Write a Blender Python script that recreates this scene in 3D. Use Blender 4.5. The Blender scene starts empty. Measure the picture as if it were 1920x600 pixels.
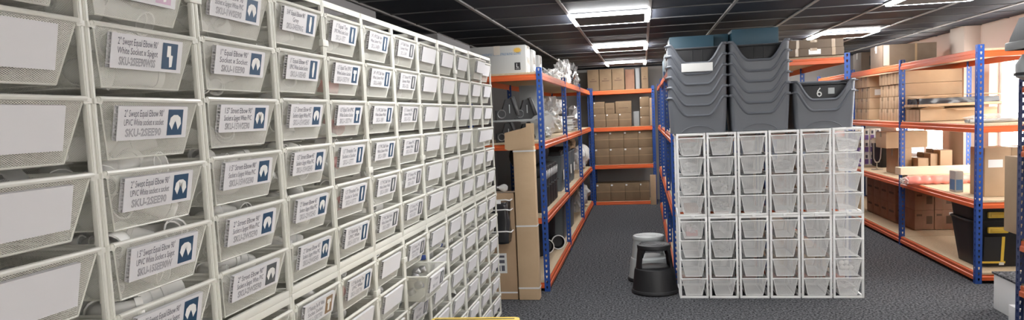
import bpy, bmesh, math, random
from mathutils import Vector, Matrix, Euler, noise
random.seed(7)
PI = math.pi
S = bpy.context.scene
COL = S.collection
S.view_settings.view_transform = 'Standard'
S.view_settings.look = 'None'
S.view_settings.gamma = 1.0
S.view_settings.use_curve_mapping = False
S.view_settings.exposure = 0.0
try:
    S.cycles.transparent_max_bounces = 24
    S.cycles.max_bounces = 8
except Exception:
    pass

# ------------------------------------------------------------------ camera
yaw, pitch, roll, FPX, PPY, CAMH = 0.17645, 0.08647, -0.04396, 1396.12, 340.94, 1.62
cy, sy = math.cos(yaw), math.sin(yaw)
f = Vector((-sy, cy, 0)); r = Vector((cy, sy, 0)); u = Vector((0, 0, 1))
f2 = f*math.cos(pitch) - u*math.sin(pitch); u2 = u*math.cos(pitch) + f*math.sin(pitch)
r3 = r*math.cos(roll) + u2*math.sin(roll); u3 = u2*math.cos(roll) - r*math.sin(roll)
cam = bpy.data.cameras.new('camera'); co = bpy.data.objects.new('camera', cam); COL.objects.link(co)
co.matrix_world = Matrix(((r3.x, u3.x, -f2.x, 0), (r3.y, u3.y, -f2.y, 0), (r3.z, u3.z, -f2.z, CAMH), (0, 0, 0, 1)))
cam.sensor_fit = 'HORIZONTAL'; cam.sensor_width = 36; cam.lens = 36*FPX/1920
cam.shift_y = (PPY-300)/1920
cam.clip_start = 0.05; cam.clip_end = 200
S.camera = co

# ------------------------------------------------------------------ materials
M = {}
def pm(name, col, rough=0.5, metal=0.0, spec=0.5, noise_amt=0.0, noise_scale=20, col2=None, bump=0.0, bump_scale=80, emit=0, trans=0, alpha=None, stretch=(1, 1, 1)):
    m = bpy.data.materials.new(name); m.use_nodes = True
    nt = m.node_tree; b = nt.nodes['Principled BSDF']
    b.inputs['Base Color'].default_value = (*col, 1); b.inputs['Roughness'].default_value = rough
    b.inputs['Metallic'].default_value = metal
    b.inputs['Specular IOR Level'].default_value = spec
    if alpha is not None: b.inputs['Alpha'].default_value = alpha
    if trans: b.inputs['Transmission Weight'].default_value = trans
    if emit:
        b.inputs['Emission Color'].default_value = (1, 1, 1, 1); b.inputs['Emission Strength'].default_value = emit
    if col2 or bump:
        tc = nt.nodes.new('ShaderNodeTexCoord'); mp = nt.nodes.new('ShaderNodeMapping')
        mp.inputs['Scale'].default_value = stretch
        nt.links.new(tc.outputs['Object'], mp.inputs[0])
    if col2:
        n = nt.nodes.new('ShaderNodeTexNoise'); n.inputs['Scale'].default_value = noise_scale; n.inputs['Detail'].default_value = 4
        nt.links.new(mp.outputs[0], n.inputs['Vector'])
        rp = nt.nodes.new('ShaderNodeValToRGB'); rp.color_ramp.elements[0].position = 0.35; rp.color_ramp.elements[1].position = 0.65
        rp.color_ramp.elements[0].color = (*col, 1); rp.color_ramp.elements[1].color = (*col2, 1)
        nt.links.new(n.outputs['Fac'], rp.inputs[0]); nt.links.new(rp.outputs[0], b.inputs['Base Color'])
    if bump:
        n2 = nt.nodes.new('ShaderNodeTexNoise'); n2.inputs['Scale'].default_value = bump_scale; n2.inputs['Detail'].default_value = 3
        nt.links.new(mp.outputs[0], n2.inputs['Vector'])
        bp = nt.nodes.new('ShaderNodeBump'); bp.inputs['Strength'].default_value = bump; bp.inputs['Distance'].default_value = 0.01
        nt.links.new(n2.outputs['Fac'], bp.inputs['Height']); nt.links.new(bp.outputs[0], b.inputs['Normal'])
    M[name] = m
    return m

pm('white_powder', (0.72, 0.71, 0.645), 0.35)
pm('black_lid', (0.04, 0.04, 0.042), 0.3)
pm('white_plain', (0.92, 0.92, 0.91), 0.4)
pm('card', (0.72, 0.705, 0.715), 0.6)
pm('ink', (0.10, 0.10, 0.13), 0.7)
pm('card_blue', (0.012, 0.058, 0.125), 0.5)
pm('card_grey', (0.09, 0.10, 0.11), 0.5)
pm('card_pink', (0.62, 0.42, 0.55), 0.5)
pm('card_tan', (0.28, 0.18, 0.10), 0.5)
pm('fitting_white', (0.90, 0.89, 0.86), 0.25)
pm('fitting_grey', (0.22, 0.23, 0.24), 0.35)
pm('fitting_red', (0.55, 0.04, 0.05), 0.4)
pm('fitting_blue', (0.02, 0.08, 0.42), 0.4)
pm('steel', (0.55, 0.55, 0.56), 0.3, 0.9)
pm('orange', (0.64, 0.115, 0.028), 0.38)
pm('blue', (0.018, 0.072, 0.31), 0.4)
pm('blue_dark', (0.02, 0.04, 0.14), 0.4)
pm('mdf', (0.60, 0.47, 0.31), 0.7, col2=(0.52, 0.40, 0.26), noise_scale=60)
pm('cardboard', (0.235, 0.158, 0.09), 0.8, col2=(0.20, 0.133, 0.075), noise_scale=6, bump=0.1, bump_scale=30)
pm('cardboard_light', (0.48, 0.33, 0.205), 0.8, col2=(0.43, 0.295, 0.18), noise_scale=5, bump=0.1, bump_scale=30)
pm('cardboard_dull_shaded', (0.165, 0.12, 0.085), 0.75, col2=(0.14, 0.10, 0.07), noise_scale=7, bump=0.25, bump_scale=18)  # dull parcel brown; backlit shade of the window-top cartons put into it
pm('cardboard_pale', (0.60, 0.435, 0.275), 0.8, col2=(0.54, 0.385, 0.24), noise_scale=4, bump=0.12, bump_scale=25)
pm('cardboard_brown', (0.37, 0.205, 0.135), 0.8, col2=(0.31, 0.165, 0.105), noise_scale=8, bump=0.1, bump_scale=30)
pm('tape', (0.33, 0.23, 0.14), 0.15)
pm('tape_clear', (0.62, 0.56, 0.48), 0.12)
pm('paper', (0.80, 0.80, 0.78), 0.6)
pm('print_brown', (0.13, 0.08, 0.05), 0.8)
pm('bin_grey', (0.125, 0.135, 0.155), 0.45)
pm('crate_grey', (0.12, 0.14, 0.15), 0.5)
pm('black_plastic', (0.013, 0.013, 0.015), 0.52)
pm('black_soft', (0.02, 0.02, 0.022), 0.6)
pm('teal', (0.012, 0.048, 0.072), 0.5, col2=(0.015, 0.056, 0.085), noise_scale=5)
pm('stool_grey', (0.42, 0.44, 0.44), 0.45)
pm('yellow', (0.80, 0.55, 0.07), 0.4)
pm('grey_board', (0.30, 0.31, 0.31), 0.6)
pm('foam_cream', (0.80, 0.68, 0.50), 0.8)
pm('pink_wrap', (0.80, 0.28, 0.24), 0.35)
pm('purple', (0.20, 0.12, 0.38), 0.5)
pm('strap_white', (0.75, 0.75, 0.75), 0.4)
pm('burst', (0.75, 0.46, 0.08), 0.5)
pm('ink_blue', (0.10, 0.22, 0.42), 0.6)
pm('bag_black', (0.03, 0.03, 0.033), 0.22)
pm('bag_white', (0.62, 0.62, 0.60), 0.3)
pm('glove_card', (0.47, 0.47, 0.455), 0.5)
pm('film_dark', (0.03, 0.03, 0.035), 0.15)
pm('led', (1, 1, 1), 0.5, emit=105)
pm('wall_warm', (0.66, 0.57, 0.50), 0.85)
pm('wall_grey', (0.30, 0.29, 0.28), 0.85)
pm('upvc', (0.82, 0.82, 0.82), 0.35)
pm('grid_bar', (0.30, 0.29, 0.28), 0.45)
pm('grid_bar_dark', (0.10, 0.10, 0.105), 0.4)
pm('led_back', (0.10, 0.10, 0.10), 0.6)
pm('ceil_tile', (0.031, 0.037, 0.052), 0.6, spec=0.18, col2=(0.026, 0.031, 0.045), noise_scale=3)
pm('dull_box', (0.15, 0.14, 0.14), 0.7)

def bag_clear():
    m = bpy.data.materials.new('bag_clear'); m.use_nodes = True; nt = m.node_tree
    b = nt.nodes['Principled BSDF']; b.inputs['Base Color'].default_value = (0.85, 0.85, 0.84, 1); b.inputs['Roughness'].default_value = 0.15
    t = nt.nodes.new('ShaderNodeBsdfTransparent'); mx = nt.nodes.new('ShaderNodeMixShader')
    fr = nt.nodes.new('ShaderNodeLayerWeight'); fr.inputs['Blend'].default_value = 0.45
    mr = nt.nodes.new('ShaderNodeMapRange'); mr.inputs['To Min'].default_value = 0.22; mr.inputs['To Max'].default_value = 0.85
    nt.links.new(fr.outputs['Facing'], mr.inputs['Value']); nt.links.new(mr.outputs[0], mx.inputs[0])
    nt.links.new(t.outputs[0], mx.inputs[1]); nt.links.new(b.outputs[0], mx.inputs[2])
    nt.links.new(mx.outputs[0], nt.nodes['Material Output'].inputs[0]); M['bag_clear'] = m
bag_clear()

def glass():
    m = bpy.data.materials.new('pane_glass'); m.use_nodes = True; nt = m.node_tree
    nt.nodes.remove(nt.nodes['Principled BSDF'])
    t = nt.nodes.new('ShaderNodeBsdfTransparent'); g = nt.nodes.new('ShaderNodeBsdfGlossy'); g.inputs['Roughness'].default_value = 0.02
    mx = nt.nodes.new('ShaderNodeMixShader'); mx.inputs[0].default_value = 0.05
    nt.links.new(t.outputs[0], mx.inputs[1]); nt.links.new(g.outputs[0], mx.inputs[2])
    nt.links.new(mx.outputs[0], nt.nodes['Material Output'].inputs[0]); M['glass'] = m
glass()

def mesh_mat(name, col, pitch_u, pitch_v, wire):
    """expanded-metal sheet: a lattice of diamond holes laid out in metres on the sheet's own surface"""
    m = bpy.data.materials.new(name); m.use_nodes = True; nt = m.node_tree; N = nt.nodes; L = nt.links
    b = N['Principled BSDF']; b.inputs['Base Color'].default_value = (*col, 1); b.inputs['Roughness'].default_value = 0.35
    uv = N.new('ShaderNodeUVMap'); uv.uv_map = 'UVMap'
    sx = N.new('ShaderNodeSeparateXYZ'); L.new(uv.outputs[0], sx.inputs[0])
    def mth(op, a, bb=None):
        n = N.new('ShaderNodeMath'); n.operation = op
        for i, v in enumerate((a, bb)):
            if v is None: continue
            if isinstance(v, (int, float)): n.inputs[i].default_value = v
            else: L.new(v, n.inputs[i])
        return n.outputs[0]
    uu = mth('DIVIDE', sx.outputs[0], pitch_u); vv = mth('DIVIDE', sx.outputs[1], pitch_v)
    p = mth('FRACT', mth('ADD', uu, vv)); q = mth('FRACT', mth('SUBTRACT', uu, vv))
    solid = mth('MAXIMUM', mth('LESS_THAN', p, wire), mth('LESS_THAN', q, wire))
    t = N.new('ShaderNodeBsdfTransparent'); mx = N.new('ShaderNodeMixShader')
    L.new(solid, mx.inputs[0]); L.new(t.outputs[0], mx.inputs[1]); L.new(b.outputs[0], mx.inputs[2])
    L.new(mx.outputs[0], N['Material Output'].inputs[0]); M[name] = m
mesh_mat('mesh_sheet', (0.74, 0.73, 0.66), 0.0074, 0.0042, 0.31)
mesh_mat('mesh_sheet_fine', (0.86, 0.86, 0.85), 0.0125, 0.0062, 0.35)

def carpet():
    m = bpy.data.materials.new('carpet'); m.use_nodes = True; nt = m.node_tree; N = nt.nodes; L = nt.links
    b = N['Principled BSDF']; b.inputs['Roughness'].default_value = 0.95; b.inputs['Specular IOR Level'].default_value = 0.1
    tc = N.new('ShaderNodeTexCoord')
    n = N.new('ShaderNodeTexNoise'); n.inputs['Scale'].default_value = 58; n.inputs['Detail'].default_value = 3; n.inputs['Roughness'].default_value = 0.65
    L.new(tc.outputs['Object'], n.inputs['Vector'])
    rp = N.new('ShaderNodeValToRGB'); rp.color_ramp.elements[0].position = 0.40; rp.color_ramp.elements[1].position = 0.64
    rp.color_ramp.elements[0].color = (0.016, 0.0165, 0.019, 1); rp.color_ramp.elements[1].color = (0.175, 0.178, 0.19, 1)
    L.new(n.outputs['Fac'], rp.inputs[0]); L.new(rp.outputs[0], b.inputs['Base Color'])
    bp = N.new('ShaderNodeBump'); bp.inputs['Strength'].default_value = 0.5; bp.inputs['Distance'].default_value = 0.006
    L.new(n.outputs['Fac'], bp.inputs['Height']); L.new(bp.outputs[0], b.inputs['Normal']); M['carpet'] = m
carpet()

# ------------------------------------------------------------------ mesh helpers
class MB:
    def __init__(s): s.v = []; s.f = []; s.m = []; s.uv = {}
    def add(s, verts, faces, mi=0, T=None):
        o = len(s.v)
        s.v += [tuple(T @ Vector(p)) if T else tuple(p) for p in verts]
        for fc in faces: s.f.append(tuple(i+o for i in fc)); s.m.append(mi)
        return s
    def box(s, x0, x1, y0, y1, z0, z1, b=0.0, mi=0, T=None):
        if b <= 0:
            v = [(x, y, z) for z in (z0, z1) for y in (y0, y1) for x in (x0, x1)]
            return s.add(v, [(0, 2, 3, 1), (4, 5, 7, 6), (0, 1, 5, 4), (2, 6, 7, 3), (0, 4, 6, 2), (1, 3, 7, 5)], mi, T)
        bm = bmesh.new(); bmesh.ops.create_cube(bm, size=1)
        for v in bm.verts:
            v.co = Vector(((x0+x1)/2+v.co.x*(x1-x0), (y0+y1)/2+v.co.y*(y1-y0), (z0+z1)/2+v.co.z*(z1-z0)))
        bmesh.ops.bevel(bm, geom=bm.edges[:], offset=b, segments=2, affect='EDGES', profile=0.6)
        bm.verts.index_update()
        s.add([tuple(v.co) for v in bm.verts], [tuple(v.index for v in fc.verts) for fc in bm.faces], mi, T); bm.free()
        return s
    def quad(s, pts, uvs=None, mi=0):
        s.add(pts, [tuple(range(len(pts)))], mi)
        if uvs: s.uv[len(s.f)-1] = uvs
        return s
    def tube(s, pts, rad, n=8, closed=False, mi=0, caps=True):
        P = [Vector(p) for p in pts]; K = len(P); rings = []
        ref = None
        for i in range(K):
            if closed: d = (P[(i+1) % K]-P[i-1])
            else: d = P[min(i+1, K-1)]-P[max(i-1, 0)]
            d.normalize()
            if ref is None or abs(ref.dot(d)) > 0.98:
                ref = Vector((0, 0, 1)) if abs(d.z) < 0.9 else Vector((1, 0, 0))
            a = d.cross(ref).normalized(); b = a.cross(d).normalized(); ref = b
            rr = rad[i] if isinstance(rad, (list, tuple)) else rad
            rings.append([P[i]+a*rr*math.cos(2*PI*k/n)+b*rr*math.sin(2*PI*k/n) for k in range(n)])
        o = len(s.v); s.v += [tuple(p) for rg in rings for p in rg]
        for i in range(K if closed else K-1):
            j = (i+1) % K
            for k in range(n):
                k2 = (k+1) % n
                s.f.append((o+i*n+k, o+i*n+k2, o+j*n+k2, o+j*n+k)); s.m.append(mi)
        if caps and not closed:
            s.f.append(tuple(o+k for k in range(n))[::-1]); s.m.append(mi)
            s.f.append(tuple(o+(K-1)*n+k for k in range(n))); s.m.append(mi)
        return s
    def lathe(s, prof, n=24, c=(0, 0), mi=0, a0=0, a1=2*PI):
        """prof: (radius, z) list"""
        full = abs(a1-a0-2*PI) < 1e-6; cols = n if full else n+1
        o = len(s.v)
        for i in range(cols):
            a = a0+(a1-a0)*i/n
            for (rr, z) in prof: s.v.append((c[0]+rr*math.cos(a), c[1]+rr*math.sin(a), z))
        K = len(prof)
        for i in range(n):
            j = (i+1) % cols
            for k in range(K-1):
                s.f.append((o+i*K+k, o+j*K+k, o+j*K+k+1, o+i*K+k+1)); s.m.append(mi)
        return s
    def prism(s, poly, a0, a1, fn, mi=0):
        """poly: 2D outline; extruded between a0 and a1; fn(p, q, a) -> xyz"""
        n = len(poly); v = [fn(p, q, a0) for p, q in poly]+[fn(p, q, a1) for p, q in poly]
        fs = [tuple(range(n))[::-1], tuple(range(n, 2*n))]+[(i, (i+1) % n, n+(i+1) % n, n+i) for i in range(n)]
        return s.add(v, fs, mi)
    def mesh(s, name, mats, smooth=True, recalc=True):
        me = bpy.data.meshes.new(name); me.from_pydata(s.v, [], s.f)
        for mt in mats: me.materials.append(M[mt])
        me.polygons.foreach_set('material_index', s.m)
        if s.uv:
            ul = me.uv_layers.new(name='UVMap')
            for fi, uvs in s.uv.items():
                for li, c in zip(me.polygons[fi].loop_indices, uvs): ul.data[li].uv = c
        elif recalc:
            bm = bmesh.new(); bm.from_mesh(me); bmesh.ops.recalc_face_normals(bm, faces=bm.faces); bm.to_mesh(me); bm.free()
        if smooth:
            me.polygons.foreach_set('use_smooth', [True]*len(me.polygons)); me.set_sharp_from_angle(angle=math.radians(34))
        me.update()
        return me

def ob(name, me, parent=None, loc=None, rot=None, scale=None):
    o = bpy.data.objects.new(name, me); COL.objects.link(o)
    if parent is not None: o.parent = parent
    if loc is not None: o.location = loc
    if rot is not None: o.rotation_euler = rot
    if scale is not None: o.scale = scale
    return o
def tag(o, label, cat, group=None):
    o['label'] = label; o['category'] = cat
    if group: o['group'] = group
    return o
def thing(name, label, cat, loc=(0, 0, 0), rot=(0, 0, 0), group=None):
    return tag(ob(name, None, None, loc, rot), label, cat, group)
def struct(name, me, parent=None):
    o = ob(name, me, parent)
    if parent is None: o['kind'] = 'structure'
    return o
NUM = ['one', 'two', 'three', 'four', 'five', 'six', 'seven', 'eight', 'nine', 'ten', 'eleven', 'twelve']
ORD = ['first', 'second', 'third', 'fourth', 'fifth', 'sixth', 'seventh', 'eighth', 'ninth', 'tenth', 'eleventh', 'twelfth', 'thirteenth']

_tc = {}
def text_geo(body, size, outline=False):
    """(verts, faces) of a flat text, centred on its own width, baseline at 0"""
    if (body, size, outline) in _tc: return _tc[(body, size, outline)]
    cu = bpy.data.curves.new('t', 'FONT'); cu.body = body; cu.size = size; cu.align_x = 'CENTER'; cu.resolution_u = 2
    if outline: cu.dimensions = '2D'; cu.fill_mode = 'NONE'; cu.bevel_depth = .00045; cu.bevel_resolution = 0
    o = bpy.data.objects.new('t', cu); COL.objects.link(o)
    dg = bpy.context.evaluated_depsgraph_get(); dg.update()
    me = bpy.data.meshes.new_from_object(o.evaluated_get(dg))
    g = ([tuple(v.co) for v in me.vertices], [tuple(p.vertices) for p in me.polygons])
    bpy.data.objects.remove(o); bpy.data.meshes.remove(me); bpy.data.curves.remove(cu)
    _tc[(body, size, outline)] = g
    return g
def put_text(mb, body, size, fn, mi=0, maxw=None, outline=False):
    v, fs = text_geo(body, size, outline)
    if not v: return
    w = max(p[0] for p in v)-min(p[0] for p in v); k = min(1.0, maxw/w) if maxw else 1.0
    mb.add([fn(p[0]*k, p[1]) for p in v], fs, mi)

# ------------------------------------------------------------------ room
XW0, XW1, YB, YF, HC = -2.75, 3.8, 13.86, -1.6, 2.42
struct('floor', MB().box(XW0-.2, XW1+.2, YF-.2, YB+.2, -.1, 0).mesh('floor', ['carpet'], False))
struct('ceiling', MB().box(XW0-.2, XW1+.2, YF-.2, YB+.2, HC+.012, HC+.12).mesh('ceiling', ['ceil_tile'], False))
gb = MB()
xk = [.08-.645*k for k in range(1, 5)]+[.08+.645*k for k in range(0, 6)]
for x in xk: gb.box(x-.012, x+.012, YF, YB, HC, HC+.014)
for k in range(-12, 13):
    y = 6.10+.645*k
    gb.box(XW0, XW1, y-.006, y+.006, HC+.004, HC+.014, mi=1)
struct('trim_1', gb.mesh('ceiling_grid', ['grid_bar', 'grid_bar_dark'], False))
struct('wall_left', MB().box(XW0-.2, XW0, YF, YB, 0, HC+.02).mesh('wall_left', ['wall_grey'], False))
struct('wall_back', MB().box(XW0-.2, XW1+.2, YB, YB+.2, 0, HC+.02).mesh('wall_back', ['wall_grey'], False))
FX0, FX1, FZ0, FZ1 = 1.0, 3.6, .75, 2.15
struct('wall_front', MB().box(XW0-.2, FX0, YF-.2, YF, 0, HC+.02).box(FX1, XW1+.2, YF-.2, YF, 0, HC+.02).box(FX0, FX1, YF-.2, YF, 0, FZ0).box(FX0, FX1, YF-.2, YF, FZ1, HC+.02).mesh('wall_front', ['wall_warm'], False))
fw = ob('window_3', None); fw['kind'] = 'structure'  # unseen window, added for light from behind the camera
fr = MB().box(FX0, FX1, YF-.14, YF-.08, FZ0, FZ0+.06, .004).box(FX0, FX1, YF-.14, YF-.08, FZ1-.06, FZ1, .004)
for k in range(4): fr.box(FX0+(FX1-FX0-.06)*k/3, FX0+(FX1-FX0-.06)*k/3+.06, YF-.14, YF-.08, FZ0, FZ1, .004)
ob('window_frame', fr.mesh('window_frame', ['upvc'], False), fw)
ob('window_pane', MB().box(FX0+.03, FX1-.03, YF-.115, YF-.109, FZ0+.03, FZ1-.03).mesh('pane', ['glass'], False), fw)
wins = [(6.2, 9.12, .78, 2.06), (10.42, 12.2, .78, 2.06)]
w = MB(); ys = sorted([(a, b) for a, b, _, _ in wins]); y = YF
for a, b in ys+[(YB, YB)]:
    w.box(XW1, XW1+.25, y, a, 0, HC+.02)
    if b > a:
        w.box(XW1, XW1+.25, a, b, 0, .78); w.box(XW1, XW1+.25, a, b, 2.06, HC+.02)
    y = b
struct('wall_right', w.mesh('wall_right', ['wall_warm'], False))
struct('wall_right_pier', MB().box(XW1-.17, XW1+.01, 9.35, 9.75, 0, HC+.014, .004).mesh('pier', ['wall_warm'], False))
for i, (a, b, z0, z1) in enumerate(wins):
    root = ob('window_%d' % (i+1), None); root['kind'] = 'structure'
    fr = MB(); X0, X1 = XW1+.10, XW1+.16
    fr.box(X0, X1, a, b, z0, z0+.06, .004); fr.box(X0, X1, a, b, z1-.06, z1, .004)
    fr.box(X0, X1, a, a+.06, z0, z1, .004); fr.box(X0, X1, b-.06, b, z0, z1, .004)
    n = max(1, round((b-a)/.95))
    for k in range(1, n):
        y = a+(b-a)*k/n; fr.box(X0-.005, X1, y-.045, y+.045, z0, z1, .004)
    ob('window_frame', fr.mesh('window_frame', ['upvc'], False), root)
    ob('window_pane', MB().box(X0+.025, X0+.031, a+.03, b-.03, z0+.03, z1-.03).mesh('pane', ['glass'], False), root)
    ob('window_sill', MB().box(XW1-.05, XW1+.11, a-.03, b+.03, z0-.03, z0, .005).mesh('sill', ['upvc'], False), root)

# ------------------------------------------------------------------ ceiling lights
def led_panel():
    s = .645; a = .037
    m = MB(); h0, h1 = HC-.020, HC-.002
    m.box(0, s, 0, a, h0, h1, .006); m.box(0, s, s-a, s, h0, h1, .006)
    m.box(0, a, a, s-a, h0, h1, .006); m.box(s-a, s, a, s-a, h0, h1, .006)
    b = MB().box(a+.002, s-a-.002, a+.002, s-a-.002, HC-.0225, HC+.004, .002)
    return m.mesh('led_tube', ['led'], False), b.mesh('housing', ['led_back'], False)
led, hous = led_panel()
for X, who, yl in ((.08-.645, 'above the aisle', (3.1, 6.1, 9.1, 12.1)), (.08+.645*3, 'over the window bay', (.1, 3.1, 6.1, 9.1, 12.1))):  # rows continued out of view toward the camera, added for light there
    for k, y in enumerate(yl):
        lab = 'glowing square outline ceiling light %s, %s from back wall' % (who, ORD[len(yl)-1-k])
        t = thing('ceiling_light', lab, 'ceiling light', (X, y, 0), group='square outline LED ceiling lights')
        ob('light_tube', led, t); ob('housing', hous, t)

# ------------------------------------------------------------------ mesh drawers
def make_drawer_meshes(kind):
    if kind == 'wide': wt, wb, d, h, ins, rr, mat, rm = .181, .139, .50, .137, .026, .0064, 'mesh_sheet', 'white_powder'
    else: wt, wb, d, h, ins, rr, mat, rm = .098, .068, .47, .145, .018, .0042, 'mesh_sheet_fine', 'white_plain'
    b = MB()
    t = [(0, -wt, 0), (0, wt, 0), (-d, wt, 0), (-d, -wt, 0)]
    q = [(-ins, -wb, -h), (-ins, wb, -h), (-d+ins, wb, -h), (-d+ins, -wb, -h)]
    L = math.hypot(h, ins)
    for i in range(4):
        j = (i+1) % 4
        e = Vector(t[j])-Vector(t[i]); el = e.length; eb = (Vector(q[j])-Vector(q[i])).length; o = (el-eb)/2
        b.quad([t[i], q[i], q[j], t[j]], [(0, L), (o, 0), (o+eb, 0), (el, L)])
    b.quad(q, [(0, 0), (2*wb, 0), (2*wb, d-2*ins), (0, d-2*ins)])
    basket = b.mesh('basket', [mat], False)
    rm_ = MB()
    rm_.tube([(0, -wt, 0), (0, wt, 0), (-.004, wt+.006, 0), (-d, wt+.006, 0), (-d, -wt-.006, 0), (-.004, -wt-.006, 0)], rr*.8, 6, closed=True)
    rm_.tube([(.002, -wt-.004, .001), (.002, wt+.004, .001)], rr, 8)
    for sgn in (-1, 1): rm_.box(-.006, .006, sgn*(wt+.004)-.009, sgn*(wt+.004)+.009, -.006, .004, .002)
    e = .0022 if kind == 'wide' else .0030
    for i in range(4):
        rm_.tube([t[i], q[i]], e, 5); rm_.tube([q[i], q[(i+1) % 4]], e, 5)
    return basket, rm_.mesh('rim', [rm]), dict(wt=wt, wb=wb, d=d, h=h, ins=ins)
BW, RW, PW = make_drawer_meshes('wide')
BN, RN, PN = make_drawer_meshes('narrow')
slope = math.atan2(PW['ins'], PW['h'])
# fluted plastic card hung on the front of a wide drawer
CW, CH, CT = .258, .081, .0105
def card_mesh():
    m = MB(); m.box(-.0008, .0008, -CW/2, CW/2, -CH, 0, mi=0); n = 9
    m.box(CT-.0008, CT+.0008, -CW/2, CW/2, -CH, 0, mi=0)
    for k in range(n+1):
        z = -CH+CH*k/n; m.box(0, CT, -CW/2, CW/2, z-.0011 if k else z, z+.0011 if k < n else z, mi=0)
    return m.mesh('card', ['card'], False)
CARD = card_mesh()
def cfn(y0, z0, x=CT+.0014):
    return lambda p, q: (x, y0+p, z0+q)
def elbow_pic(y0, z0, kind, bg):
    m = MB(); x = CT+.0013
    m.quad([(x, y0-.030, z0-.033), (x, y0+.030, z0-.033), (x, y0+.030, z0+.033), (x, y0-.030, z0+.033)], mi=0)
    x += .0004
    def poly(pts): m.quad([(x, y0+p, z0+q) for p, q in pts], mi=1)
    if kind == 'elbow':
        poly([(-.024, -.004), (-.020, .012), (-.008, .019), (.0, .004), (-.006, -.006), (-.012, -.019)])
        poly([(-.008, .019), (.008, .019), (.006, -.004), (.0, .004), (-.006, -.004)])
        poly([(.024, -.004), (.020, .012), (.008, .019), (.0, .004), (.006, -.006), (.012, -.019)])
    elif kind == 'tee':
        poly([(-.018, .020), (.018, .020), (.018, .006), (-.018, .006)]); poly([(-.008, .006), (.008, .006), (.008, -.024), (-.008, -.024)])
    elif kind == 'swept':
        poly([(-.012, .026), (.002, .026), (.004, -.002), (-.012, -.002)]); poly([(-.004, .004), (.012, .002), (.010, -.026), (.000, -.028)])
    else:
        poly([(-.006, .027), (.006, .027), (.010, .004), (.006, -.027), (-.004, -.027), (-.010, -.004)])
    return m.mesh('picture', [bg, 'fitting_white'], False)
_cards = {}
def card_parts(lines, pic, bg):
    key = (lines, pic, bg)
    if key not in _cards:
        m = MB(); zs = (-.025, -.046, -.072) if len(lines) == 3 else (-.030, -.066)
        sz = (.0235, .022, .026)
        for i, ln in enumerate(lines):
            put_text(m, ln, sz[i] if len(lines) == 3 else (.0235, .026)[i], cfn(-.038, zs[i]), 0, (.142, .142, .128)[i], ln.startswith('SKU') and len(lines) == 3)
        _cards[key] = (m.mesh('lettering', ['ink'], False), elbow_pic(.080, -.0405, pic, bg))
    return _cards[key]

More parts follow.
